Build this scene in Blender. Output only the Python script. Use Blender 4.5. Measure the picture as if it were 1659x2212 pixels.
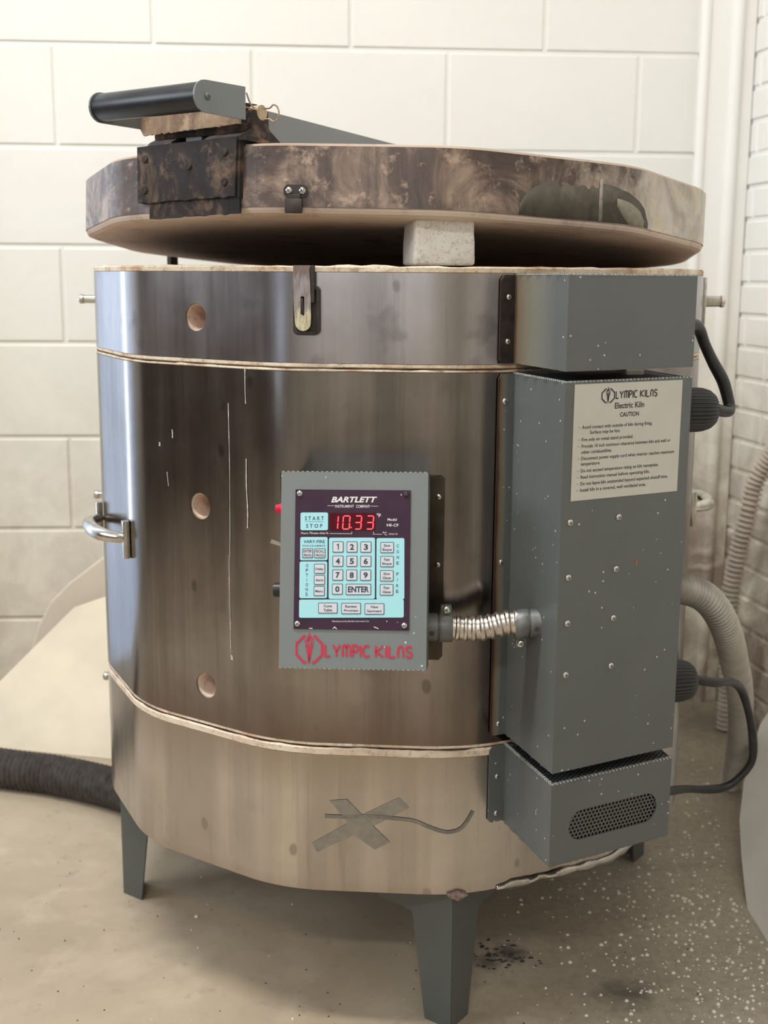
import bpy, bmesh, math, random
from mathutils import Vector, Matrix, noise as mnoise
from mathutils.geometry import tessellate_polygon
random.seed(7)
for o in list(bpy.data.objects): bpy.data.objects.remove(o)
S = bpy.context.scene
COL = S.collection
PI = math.pi
def rad(a): return math.radians(a)
T = 0.965                       # height of the top of the steel jacket above the floor

# ------------------------------------------------------------------ camera
cd = bpy.data.cameras.new('camera'); cam = bpy.data.objects.new('camera', cd); COL.objects.link(cam)
F_PX = 2651.0; YAW, PITCH, ROLL = -0.005, 0.1884, 0.0069
fwd = Vector((math.sin(YAW)*math.cos(PITCH), math.cos(YAW)*math.cos(PITCH), -math.sin(PITCH)))
rt = Vector((math.cos(YAW), -math.sin(YAW), 0)); up = rt.cross(fwd)
r2 = rt*math.cos(ROLL)+up*math.sin(ROLL); u2 = -rt*math.sin(ROLL)+up*math.cos(ROLL)
m = Matrix((r2, u2, -fwd)).transposed().to_4x4(); m.translation = (-0.0093, -1.8688, T-0.0062)
cam.matrix_world = m
cd.sensor_fit = 'HORIZONTAL'; cd.sensor_width = 36; cd.lens = F_PX/1659*36
cd.clip_start = 0.02; cd.clip_end = 50
cd.dof.use_dof = True; cd.dof.focus_distance = 1.44; cd.dof.aperture_fstop = 8.0
S.camera = cam

# ------------------------------------------------------------------ view, world, lights
S.view_settings.view_transform = 'Standard'; S.view_settings.look = 'None'
S.view_settings.gamma = 1; S.view_settings.use_curve_mapping = False
S.view_settings.exposure = 0.20
w = bpy.data.worlds.new('world'); S.world = w; w.use_nodes = True
w.node_tree.nodes['Background'].inputs[0].default_value = (0.75, 0.85, 1, 1)
w.node_tree.nodes['Background'].inputs[1].default_value = 0.4
def area(name, loc, target, sx, sy, power, col):
    l = bpy.data.lights.new(name, 'AREA'); l.shape = 'RECTANGLE'; l.size = sx; l.size_y = sy
    l.energy = power; l.color = col
    o = bpy.data.objects.new(name, l); COL.objects.link(o); o.location = loc
    o.rotation_euler = (Vector(target)-Vector(loc)).to_track_quat('-Z', 'Y').to_euler()
    return o
# daylight through the tall window in the left wall, and the far window behind the viewer's left
area('window_light_left', (-3.42, -1.3, 2.05), (0, -1.3, 1.9), 2.3, 1.15, 46, (0.86, 0.93, 1.0))
area('window_light_front', (-1.2, -5.3, 1.9), (-1.2, 0, 1.5), 1.8, 1.3, 12, (0.90, 0.95, 1.0))
area('ceiling_lamp_light', (-0.70, -0.75, 2.84), (-0.70, -0.75, 0), 1.1, 0.16, 46, (1.0, 0.975, 0.925))
area('ceiling_lamp_light', (-0.40, -3.4, 2.84), (-0.40, -3.4, 0), 1.1, 0.16, 36, (1.0, 0.975, 0.925))

# ------------------------------------------------------------------ materials
def nm(name):
    M = bpy.data.materials.new(name); M.use_nodes = True
    nt = M.node_tree; b = nt.nodes['Principled BSDF']
    return M, nt, b
def N(nt, t, **kw):
    n = nt.nodes.new(t)
    for k, v in kw.items():
        if k in n.inputs: n.inputs[k].default_value = v
        else: setattr(n, k, v)
    return n
def coords(nt, kind='Object', scale=(1, 1, 1), loc=(0, 0, 0)):
    tc = N(nt, 'ShaderNodeTexCoord'); mp = N(nt, 'ShaderNodeMapping')
    mp.inputs['Scale'].default_value = scale; mp.inputs['Location'].default_value = loc
    nt.links.new(tc.outputs[kind], mp.inputs['Vector']); return mp.outputs['Vector']
def noise(nt, vec, scale, detail=4, rough=0.55, dist=0):
    n = N(nt, 'ShaderNodeTexNoise'); n.inputs['Scale'].default_value = scale; n.inputs['Detail'].default_value = detail
    n.inputs['Roughness'].default_value = rough; n.inputs['Distortion'].default_value = dist
    nt.links.new(vec, n.inputs['Vector']); return n.outputs['Fac']
def ramp(nt, fac, stops):
    r = N(nt, 'ShaderNodeValToRGB'); e = r.color_ramp.elements
    while len(e) < len(stops): e.new(0.5)
    for i, (p, c) in enumerate(stops):
        e[i].position = p; e[i].color = (c[0], c[1], c[2], 1) if isinstance(c, (tuple, list)) else (c, c, c, 1)
    nt.links.new(fac, r.inputs['Fac']); return r.outputs['Color']
def mix(nt, fac, a, b, mode='MIX'):
    n = N(nt, 'ShaderNodeMix'); n.data_type = 'RGBA'; n.blend_type = mode
    for sock, v in ((n.inputs[0], fac), (n.inputs[6], a), (n.inputs[7], b)):
        if hasattr(v, 'is_output'): nt.links.new(v, sock)
        elif isinstance(v, (tuple, list)): sock.default_value = (v[0], v[1], v[2], 1)
        else: sock.default_value = v
    return n.outputs[2]
def math_(nt, op, a, b=None, clamp=False):
    n = N(nt, 'ShaderNodeMath'); n.operation = op; n.use_clamp = clamp
    for i, v in enumerate((a, b)):
        if v is None: continue
        if hasattr(v, 'is_output'): nt.links.new(v, n.inputs[i])
        else: n.inputs[i].default_value = v
    return n.outputs[0]
def bump(nt, b, h, strength, dist=0.001):
    n = N(nt, 'ShaderNodeBump'); n.inputs['Strength'].default_value = strength; n.inputs['Distance'].default_value = dist
    nt.links.new(h, n.inputs['Height']); nt.links.new(n.outputs['Normal'], b.inputs['Normal'])
def plain(name, col, rough=0.5, metal=0.0, emit=None, es=0, nscale=0, namp=0.15, bs=0, spec=0.5):
    M, nt, b = nm(name)
    b.inputs['Base Color'].default_value = (*col, 1); b.inputs['Roughness'].default_value = rough
    b.inputs['Metallic'].default_value = metal; b.inputs['Specular IOR Level'].default_value = spec
    if emit: b.inputs['Emission Color'].default_value = (*emit, 1); b.inputs['Emission Strength'].default_value = es
    if nscale:
        v = coords(nt); f = noise(nt, v, nscale, 5)
        lo = tuple(c*(1-namp) for c in col); hi = tuple(min(1, c*(1+namp)) for c in col)
        nt.links.new(ramp(nt, f, [(0.3, lo), (0.7, hi)]), b.inputs['Base Color'])
        if bs: bump(nt, b, f, bs)
    return M
def steel(name, cols, rough=(0.16, 0.34), spots=0.25, seed=0, brown=None, sk=0.3):
    # heat-tinted stainless sheet: blotches, vertical wipe streaks, small stains
    M, nt, b = nm(name); v = coords(nt, loc=(seed, seed*1.7, 0))
    big = noise(nt, v, 5.5, 4, 0.6, 0.4)
    base = ramp(nt, big, [(0.32, cols[0]), (0.5, cols[1]), (0.68, cols[2])])
    vs = coords(nt, scale=(26, 26, 1.3), loc=(seed*2, 3, seed))
    st = noise(nt, vs, 1.6, 5, 0.65)
    base = mix(nt, ramp(nt, st, [(0.45, 0.0), (0.72, sk)]), base, tuple(min(1, c*1.25) for c in cols[2]))
    sp = noise(nt, v, 17, 3, 0.5, 0.2)
    base = mix(nt, ramp(nt, sp, [(0.60, 0.0), (0.68, spots)]), base, tuple(c*0.45 for c in cols[0]))
    # small round stains and runs
    vo = N(nt, 'ShaderNodeTexVoronoi'); vo.inputs['Scale'].default_value = 24; nt.links.new(coords(nt, scale=(1, 1, 0.6), loc=(seed*3, 0, 0)), vo.inputs['Vector'])
    rc = N(nt, 'ShaderNodeSeparateColor'); nt.links.new(vo.outputs['Color'], rc.inputs[0])
    dd = math_(nt, 'ADD', vo.outputs['Distance'], math_(nt, 'MULTIPLY', math_(nt, 'SUBTRACT', sp, 0.5), 0.35))
    dot = math_(nt, 'MULTIPLY', ramp(nt, dd, [(0.09, 1.0), (0.15, 0.0)]), math_(nt, 'GREATER_THAN', rc.outputs[0], 0.62))
    base = mix(nt, math_(nt, 'MULTIPLY', dot, 0.55), base, tuple(c*0.45 for c in cols[0]))
    fs = noise(nt, coords(nt, scale=(60, 60, 2.2), loc=(seed, 7, 1)), 1.5, 4, 0.7)
    base = mix(nt, ramp(nt, fs, [(0.55, 0.0), (0.72, 0.35)]), base, tuple(c*0.55 for c in cols[0]))
    wide = noise(nt, coords(nt, scale=(13, 13, 0.7), loc=(seed, 2, 9)), 1.0, 3, 0.6)
    base = mix(nt, ramp(nt, wide, [(0.42, 0.42), (0.56, 0.0)]), base, tuple(c*0.62 for c in cols[0]))
    if brown:
        tc = N(nt, 'ShaderNodeTexCoord'); sx = N(nt, 'ShaderNodeSeparateXYZ'); nt.links.new(tc.outputs['Generated'], sx.inputs[0])
        edge = ramp(nt, sx.outputs['Z'], brown[1])
        wob = math_(nt, 'MULTIPLY', edge, ramp(nt, big, [(0.3, 0.4), (0.7, 1.0)]))
        base = mix(nt, wob, base, brown[0])
    nt.links.new(base, b.inputs['Base Color']); b.inputs['Metallic'].default_value = 1
    rr = ramp(nt, math_(nt, 'ADD', math_(nt, 'MULTIPLY', st, 0.5), math_(nt, 'MULTIPLY', sp, 0.5)), [(0.25, rough[0]), (0.8, rough[1])])
    nt.links.new(rr, b.inputs['Roughness'])
    wv = noise(nt, coords(nt, scale=(1, 1, 0.45), loc=(seed, 0, 5)), 4.0, 2, 0.4)
    bump(nt, b, wv, 0.35, 0.01)
    return M
def greypaint(name, col, speck=0.5, scorch=False, rough=0.38, seed=0):
    M, nt, b = nm(name); v = coords(nt, loc=(seed, seed, seed))
    f = noise(nt, v, 9, 4)
    base = ramp(nt, f, [(0.3, tuple(c*0.93 for c in col)), (0.7, tuple(c*1.05 for c in col))])
    # sparse white specks of slip
    vo = N(nt, 'ShaderNodeTexVoronoi'); vo.inputs['Scale'].default_value = 120; nt.links.new(v, vo.inputs['Vector'])
    dens = noise(nt, v, 12, 2, 0.5)
    thr = ramp(nt, vo.outputs['Distance'], [(0.10, 1.0), (0.16, 0.0)])
    rnd = N(nt, 'ShaderNodeSeparateColor'); nt.links.new(vo.outputs['Color'], rnd.inputs[0])
    keep = math_(nt, 'GREATER_THAN', math_(nt, 'MULTIPLY', rnd.outputs[0], dens), 1.0-speck)
    base = mix(nt, math_(nt, 'MULTIPLY', thr, keep), base, (0.62, 0.62, 0.58))
    if scorch:
        tc = N(nt, 'ShaderNodeTexCoord'); sx = N(nt, 'ShaderNodeSeparateXYZ'); nt.links.new(tc.outputs['Generated'], sx.inputs[0])
        g = math_(nt, 'ADD', sx.outputs['X'], math_(nt, 'MULTIPLY', math_(nt, 'SUBTRACT', f, 0.5), 0.04))
        base = mix(nt, ramp(nt, g, [(0.035*scorch, 1.0), (0.075*scorch, 0.6), (0.16*scorch, 0.0)]), base,
                   ramp(nt, g, [(0.01, (0.05, 0.028, 0.02)), (0.06*scorch, (0.20, 0.12, 0.055)), (0.13*scorch, (0.32, 0.30, 0.21))]))
    nt.links.new(base, b.inputs['Base Color']); b.inputs['Roughness'].default_value = rough
    bump(nt, b, noise(nt, v, 700, 2), 0.06, 0.0004)
    return M
def firebrick(name, cols, bs=0.6, scale=60, pits=0.0):
    M, nt, b = nm(name); v = coords(nt)
    f = noise(nt, v, scale, 6, 0.7); g = noise(nt, v, scale*0.16, 4, 0.6)
    base = ramp(nt, g, [(0.3, cols[0]), (0.5, cols[1]), (0.72, cols[2])])
    base = mix(nt, ramp(nt, f, [(0.34, 0.55), (0.46, 0.0)]), base, tuple(c*0.55 for c in cols[0]))
    if pits:
        p = noise(nt, v, 420, 3, 0.6)
        base = mix(nt, ramp(nt, p, [(0.34, pits), (0.42, 0.0)]), base, tuple(c*0.5 for c in cols[0]))
        f = math_(nt, 'ADD', f, p)
    nt.links.new(base, b.inputs['Base Color']); b.inputs['Roughness'].default_value = 0.95
    b.inputs['Specular IOR Level'].default_value = 0.15
    bump(nt, b, f, bs, 0.002); return M

M_top = steel('steel_top_ring', [(0.37, 0.345, 0.36), (0.43, 0.405, 0.42), (0.49, 0.465, 0.48)], (0.18, 0.30), 0.42, 1, sk=0.12)
M_mid = steel('steel_heat_tinted', [(0.20, 0.178, 0.165), (0.26, 0.234, 0.22), (0.33, 0.302, 0.285)], (0.13, 0.25), 0.15, 4, sk=0.40,
              brown=((0.16, 0.11, 0.08), [(0.0, 0.9), (0.05, 0.55), (0.16, 0.1), (0.3, 0.0)]))
M_bot = steel('steel_bottom_ring', [(0.48, 0.44, 0.405), (0.55, 0.51, 0.47), (0.62, 0.575, 0.53)], (0.20, 0.32), 0.10, 8, sk=0.12,
              brown=((0.34, 0.27, 0.21), [(0.0, 0.4), (0.1, 0.0), (0.7, 0.0), (1.0, 0.75)]))
M_crimp = steel('crumpled_steel', [(0.45, 0.42, 0.38), (0.62, 0.59, 0.54), (0.8, 0.78, 0.72)], (0.2, 0.4), 0.1, 3)
M_brk_rim = firebrick('firebrick_rim', [(0.42, 0.25, 0.15), (0.70, 0.57, 0.43), (0.82, 0.75, 0.63)], 0.9, 140)
M_brk_seam = firebrick('firebrick_seam', [(0.55, 0.42, 0.32), (0.74, 0.61, 0.49), (0.80, 0.70, 0.58)], 0.5, 130)
M_brk_pink = firebrick('firebrick_pink', [(0.55, 0.38, 0.30), (0.70, 0.52, 0.42), (0.78, 0.63, 0.53)], 0.5, 80)
M_brk_white = firebrick('firebrick_white', [(0.72, 0.68, 0.62), (0.82, 0.79, 0.73), (0.86, 0.84, 0.79)], 0.5, 120, 0.55)
M_brk_lid = firebrick('firebrick_lid', [(0.44, 0.32, 0.25), (0.58, 0.46, 0.38), (0.68, 0.57, 0.47)], 0.4, 14)
M_box = greypaint('grey_enamel', (0.112, 0.123, 0.122), 0.58)
M_box_top = greypaint('grey_enamel_scorched', (0.112, 0.123, 0.122), 0.54, scorch=1.5, seed=3)
M_box_mid = greypaint('grey_enamel_browned', (0.112, 0.123, 0.122), 0.60, scorch=0.38, seed=5)
M_ctl = greypaint('grey_enamel_panel', (0.175, 0.195, 0.197), 0.60, seed=2)
M_leg = greypaint('grey_stand_paint', (0.085, 0.094, 0.088), 0.2, seed=9)
M_hand = greypaint('grey_handle_paint', (0.165, 0.183, 0.190), 0.1, seed=6)
M_zinc = plain('bright_screw', (0.62, 0.61, 0.58), 0.28, 1.0, nscale=300, namp=0.2)
M_rec = plain('screw_recess', (0.04, 0.04, 0.04), 0.6)
M_dark = plain('dark_steel', (0.05, 0.042, 0.04), 0.5, 0.6, nscale=60, namp=0.5, bs=0.3)
M_flange = plain('browned_flange', (0.060, 0.048, 0.036), 0.34, 0.7, nscale=30, namp=0.35)
M_chrome = plain('worn_chrome', (0.55, 0.52, 0.47), 0.22, 1.0, nscale=60, namp=0.25)
M_black = plain('black_rubber', (0.014, 0.014, 0.015), 0.42, nscale=80, namp=0.4, bs=0.2)
M_grip = plain('black_plastic_grip', (0.012, 0.013, 0.016), 0.34, nscale=25, namp=0.5)
M_cast = plain('cast_zinc', (0.165, 0.17, 0.17), 0.5, 0.55, nscale=200, namp=0.15, bs=0.15)
M_flex = plain('flexible_metal', (0.62, 0.57, 0.52), 0.30, 1.0, nscale=120, namp=0.25)
M_cond = plain('galvanised_conduit', (0.40, 0.37, 0.325), 0.5, 0.35, nscale=40, namp=0.12)
M_cond2 = plain('dusty_conduit', (0.52, 0.46, 0.40), 0.6, 0.2, nscale=30, namp=0.15)
M_hose = plain('black_hose', (0.075, 0.066, 0.062), 0.6, nscale=60, namp=0.4)
M_black_ring = plain('black_void', (0.01, 0.01, 0.01), 0.8)

def stained(name, c_dark, c_mid, c_light, xgrad=True, pos=(0.30, 0.47, 0.62, 0.75), met=0.12, hl=0.55):
    # sooty, rust-bloomed sheet of the lid: dark at the left, cleaner to the right
    M, nt, b = nm(name); v = coords(nt)
    f = noise(nt, v, 11, 6, 0.68, 0.6); g = noise(nt, v, 48, 5, 0.7)
    vs = coords(nt, scale=(22, 22, 3.2)); s = noise(nt, vs, 1.5, 5, 0.65, 0.3)
    base = ramp(nt, f, [(pos[0], c_dark), (pos[1], c_mid), (pos[2], c_light), (pos[3], tuple(min(1, c*1.25) for c in c_light))])
    base = mix(nt, ramp(nt, s, [(0.50, 0.0), (0.68, 0.7)]), base, c_dark)
    base = mix(nt, ramp(nt, g, [(0.56, 0.0), (0.68, hl)]), base, tuple(min(1, c*1.35) for c in c_light))
    if xgrad:
        tc = N(nt, 'ShaderNodeTexCoord'); sx = N(nt, 'ShaderNodeSeparateXYZ'); nt.links.new(tc.outputs['Generated'], sx.inputs[0])
        wob = math_(nt, 'ADD', sx.outputs['X'], math_(nt, 'MULTIPLY', math_(nt, 'SUBTRACT', f, 0.5), 0.5))
        k = ramp(nt, wob, [(0.72, 0.0), (0.97, 0.9)])
        clean = ramp(nt, noise(nt, v, 16, 3, 0.5, 0.8), [(0.35, (0.42, 0.38, 0.36)), (0.5, (0.58, 0.52, 0.40)), (0.65, (0.55, 0.50, 0.47))])
        base = mix(nt, k, base, clean)
        nt.links.new(ramp(nt, wob, [(0.5, 0.10), (0.95, 0.7)]), b.inputs['Metallic'])
        nt.links.new(ramp(nt, g, [(0.3, 0.32), (0.7, 0.6)]), b.inputs['Roughness'])
    else:
        b.inputs['Metallic'].default_value = met; b.inputs['Roughness'].default_value = 0.75
    nt.links.new(base, b.inputs['Base Color'])
    bump(nt, b, g, 0.25, 0.002); return M
M_lid = stained('lid_sooty_steel', (0.034, 0.023, 0.022), (0.105, 0.074, 0.062), (0.36, 0.265, 0.205), hl=0.7)
M_char = stained('charred_bracket', (0.009, 0.007, 0.007), (0.026, 0.019, 0.018), (0.16, 0.10, 0.065), False, (0.38, 0.54, 0.64, 0.78), 0.1, 0.55)
M_rust = stained('rusty_plate', (0.10, 0.05, 0.035), (0.30, 0.20, 0.15), (0.50, 0.38, 0.27), False)

# ------------------------------------------------------------------ mesh helpers
class MB:
    def __init__(s): s.v = []; s.f = []; s.mi = []; s.M = Matrix.Identity(4); s.k = 0
    def add(s, vs, fs, mi=None):
        b = len(s.v); s.v += [s.M @ Vector(p) for p in vs]
        for f in fs: s.f.append(tuple(b+i for i in f)); s.mi.append(s.k if mi is None else mi)
        return s
    def box(s, x0, x1, y0, y1, z0, z1, bev=0):
        if bev <= 0:
            vs = [(x, y, z) for z in (z0, z1) for x, y in ((x0, y0), (x1, y0), (x1, y1), (x0, y1))]
            return s.add(vs, [(3, 2, 1, 0), (4, 5, 6, 7), (0, 1, 5, 4), (1, 2, 6, 5), (2, 3, 7, 6), (3, 0, 4, 7)])
        bm = bmesh.new(); bmesh.ops.create_cube(bm, size=1)
        for q in bm.verts: q.co = Vector(((x0+x1)/2+q.co.x*(x1-x0), (y0+y1)/2+q.co.y*(y1-y0), (z0+z1)/2+q.co.z*(z1-z0)))
        bmesh.ops.bevel(bm, geom=list(bm.edges), offset=bev, segments=2, profile=0.6, affect='EDGES')
        bm.verts.index_update(); s.add([q.co.copy() for q in bm.verts], [[q.index for q in f.verts] for f in bm.faces]); bm.free(); return s
    def prism(s, poly, z0, z1, top=None):
        n = len(poly); tp = top or poly
        vs = [(p[0], p[1], z0) for p in poly]+[(p[0], p[1], z1) for p in tp]
        a = sum(poly[i][0]*poly[(i+1) % n][1]-poly[(i+1) % n][0]*poly[i][1] for i in range(n))
        fs = [tuple(range(n))[::-1], tuple(range(n, 2*n))]+[(i, (i+1) % n, n+(i+1) % n, n+i) for i in range(n)]
        if a < 0: fs = [f[::-1] for f in fs]
        return s.add(vs, fs)
    def loops(s, rings, closed=True, cap=True, wrap=False):
        # rings: list of equal-length point loops, skinned in order
        n = len(rings[0]); vs = [p for r in rings for p in r]; fs = []
        R = len(rings)
        for i in range(R if wrap else R-1):
            j = (i+1) % R
            for k in range(n if closed else n-1):
                l = (k+1) % n; fs.append((i*n+k, i*n+l, j*n+l, j*n+k))
        if cap and not wrap:
            fs.append(tuple(range(n))[::-1]); fs.append(tuple(range((R-1)*n, R*n)))
        return s.add(vs, fs)
    def lathe(s, prof, seg=24, cap=True):
        # prof: (r, z) from bottom to top about +Z
        rings = [[(r*math.cos(2*PI*k/seg), r*math.sin(2*PI*k/seg), z) for k in range(seg)] for r, z in prof]
        return s.loops(rings, cap=cap)
    def cyl(s, a, b, r, seg=20, r2=None):
        a = Vector(a); b = Vector(b); q = (b-a).to_track_quat('Z', 'Y').to_matrix().to_4x4(); q.translation = a
        old = s.M; s.M = old @ q; L = (b-a).length
        s.lathe([(r, 0), (r if r2 is None else r2, L)], seg); s.M = old; return s
    def tube(s, pts, rfun, seg=16, step=None):
        # pts: dense centre line; rfun(arc length) -> radius
        pts = [Vector(p) for p in pts]; L = 0; rings = []; prev = None
        tg = [(pts[min(i+1, len(pts)-1)]-pts[max(i-1, 0)]).normalized() for i in range(len(pts))]
        nv = tg[0].orthogonal().normalized()
        for i, p in enumerate(pts):
            if i: L += (p-pts[i-1]).length
            nv = (nv-tg[i]*nv.dot(tg[i])).normalized(); bv = tg[i].cross(nv)
            r = rfun(L) if callable(rfun) else rfun
            rings.append([p+nv*(r*math.cos(2*PI*k/seg))+bv*(r*math.sin(2*PI*k/seg)) for k in range(seg)])
        return s.loops(rings)
    def ribbon(s, pts, wd, z=0.0, close=False):
        # flat stroke of width wd in the local XY plane
        P = [Vector((p[0], p[1])) for p in pts]; n = len(P); L = []; R = []
        for i in range(n):
            if close: a = P[(i-1) % n]; b = P[(i+1) % n]
            else: a = P[max(i-1, 0)]; b = P[min(i+1, n-1)]
            d1 = (P[i]-a).normalized() if (P[i]-a).length > 1e-9 else (b-P[i]).normalized()
            d2 = (b-P[i]).normalized() if (b-P[i]).length > 1e-9 else d1
            nn = Vector((-(d1+d2).y, (d1+d2).x))
            if nn.length < 1e-6: nn = Vector((-d1.y, d1.x))
            nn.normalize(); c = max(0.5, abs(nn.dot(Vector((-d1.y, d1.x)))))
            L.append(P[i]+nn*wd/2/c); R.append(P[i]-nn*wd/2/c)
        vs = [(q.x, q.y, z) for q in L]+[(q.x, q.y, z) for q in R]
        fs = [(i, n+i, n+(i+1) % n, (i+1) % n) for i in range(n if close else n-1)]
        return s.add(vs, fs)
    def flat(s, outer, holes=(), z=0.0):
        lp = [[Vector((p[0], p[1], 0)) for p in outer]]+[[Vector((p[0], p[1], 0)) for p in h] for h in holes]
        tr = tessellate_polygon(lp); vs = [(p.x, p.y, z) for l in lp for p in l]
        out = []
        for t in tr:
            a, b, c = [Vector(vs[i]) for i in t]
            out.append(t if (b-a).cross(c-a).z > 0 else t[::-1])
        return s.add(vs, out)
    def build(s, name, mats, parent=None, smooth=False, angle=32, origin=None, weighted=False, fixn=False):
        xs = [p.x for p in s.v]; ys = [p.y for p in s.v]; zs = [p.z for p in s.v]
        c = Vector(origin) if origin is not None else Vector(((min(xs)+max(xs))/2, (min(ys)+max(ys))/2, (min(zs)+max(zs))/2))
        me = bpy.data.meshes.new(name); me.from_pydata([p-c for p in s.v], [], s.f); me.update()
        if not isinstance(mats, (list, tuple)): mats = [mats]
        for mm in mats: me.materials.append(mm)
        for p, k in zip(me.polygons, s.mi): p.material_index = min(k, len(mats)-1)
        if fixn:
            bm = bmesh.new(); bm.from_mesh(me); bmesh.ops.recalc_face_normals(bm, faces=list(bm.faces)); bm.to_mesh(me); bm.free()
        if smooth: me.shade_smooth(); me.set_sharp_from_angle(angle=rad(angle))
        o = bpy.data.objects.new(name, me); COL.objects.link(o); WP[o] = c
        if parent is not None: o.parent = parent; o.location = c-WP[parent]
        else: o.location = c
        if weighted:
            wm = o.modifiers.new('weighted', 'WEIGHTED_NORMAL'); wm.keep_sharp = True
        return o
WP = {}
def thing(name, loc, label, cat, group=None):
    o = bpy.data.objects.new(name, None); COL.objects.link(o); o.location = loc; WP[o] = Vector(loc)
    o['label'] = label; o['category'] = cat; o.empty_display_size = 0.1
    if group: o['group'] = group
    return o
def tag(o, label, cat, group=None, kind=None):
    if label: o['label'] = label
    if cat: o['category'] = cat
    if group: o['group'] = group
    if kind: o['kind'] = kind
    return o
def frame(o, x, y, z):
    x, y, z = Vector(x).normalized(), Vector(y).normalized(), Vector(z).normalized()
    m = Matrix((x, y, z)).transposed().to_4x4(); m.translation = Vector(o); return m
def catmull(pts, n=12):
    P = [Vector(p) for p in pts]; P = [2*P[0]-P[1]]+P+[2*P[-1]-P[-2]]; out = []
    for i in range(1, len(P)-2):
        a, b, c, d = P[i-1:i+3]
        for k in range(n):
            t = k/n; out.append(0.5*((2*b)+(c-a)*t+(2*a-5*b+4*c-d)*t*t+(3*b-a-3*c+d)*t**3))
    out.append(P[-2]); return out
def resample(pts, step):
    out = [pts[0]]; acc = 0
    for a, b in zip(pts, pts[1:]):
        d = (b-a).length; t = step-acc
        while t < d: out.append(a+(b-a)*(t/d)); t += step
        acc = (acc+d) % step if d else acc
        acc = d-(t-step)
    return out
_fc = {}
def glyphs(txt, bold=0.0, shear=0.0):
    key = (txt, bold, shear)
    if key in _fc: return _fc[key]
    cu = bpy.data.curves.new('t', 'FONT'); cu.body = txt; cu.offset = bold; cu.shear = shear; cu.size = 1; cu.resolution_u = 3
    ob = bpy.data.objects.new('t', cu); COL.objects.link(ob)
    dg = bpy.context.evaluated_depsgraph_get(); me = bpy.data.meshes.new_from_object(ob.evaluated_get(dg))
    vs = [(q.co.x, q.co.y) for q in me.vertices]; fs = [tuple(p.vertices) for p in me.polygons]
    bpy.data.objects.remove(ob); bpy.data.curves.remove(cu); bpy.data.meshes.remove(me)
    _fc[key] = (vs, fs); return _fc[key]
def text(mb, txt, x0, x1, y0, y1, z, mi, bold=0.0, shear=0.0, mp=None, fit=True):
    # fit the string's ink into the box x0..x1, y0..y1 (y up)
    vs, fs = glyphs(txt, bold, shear)
    ax, bx = min(p[0] for p in vs), max(p[0] for p in vs); ay, by = min(p[1] for p in vs), max(p[1] for p in vs)
    if not fit: ay, by = 0.0, 0.70
    out = []
    for p in vs:
        x = x0+(p[0]-ax)/(bx-ax)*(x1-x0); y = y0+(p[1]-ay)/(by-ay)*(y1-y0)
        if mp: x, y = mp(x, y)
        out.append((x, y, z))
    good = []
    for f in fs:
        a, b, c = (Vector(out[i]) for i in f[:3]); good.append(f if (b-a).cross(c-a).z >= 0 else f[::-1])
    mb.add(out, good, mi)
def rrect(x0, x1, y0, y1, r, seg=5):
    pts = []
    for cx, cy, a0 in ((x1-r, y1-r, 0), (x0+r, y1-r, 90), (x0+r, y0+r, 180), (x1-r, y0+r, 270)):
        for k in range(seg+1):
            a = rad(a0+90*k/seg); pts.append((cx+r*math.cos(a), cy+r*math.sin(a)))
    return pts
def screw(parent, pos, nrm, r=0.0046, mat=None, rot=0.4, name='screw'):
    mb = MB(); n = Vector(nrm).normalized(); q = n.to_track_quat('Z', 'Y').to_matrix().to_4x4(); q.translation = Vector(pos)
    mb.M = q @ Matrix.Rotation(rot, 4, 'Z')
    mb.lathe([(r, -0.0004), (r, r*0.12), (r*0.93, r*0.32), (r*0.72, r*0.5), (r*0.4, r*0.6), (r*0.1, r*0.63)], 18)
    mb.k = 1; h = r*0.66
    mb.box(-r*0.52, r*0.52, -r*0.10, r*0.10, r*0.3, h); mb.box(-r*0.10, r*0.10, -r*0.52, r*0.52, r*0.3, h)
    return mb.build(name, [mat or M_zinc, M_rec], parent, smooth=True, angle=50)

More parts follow.
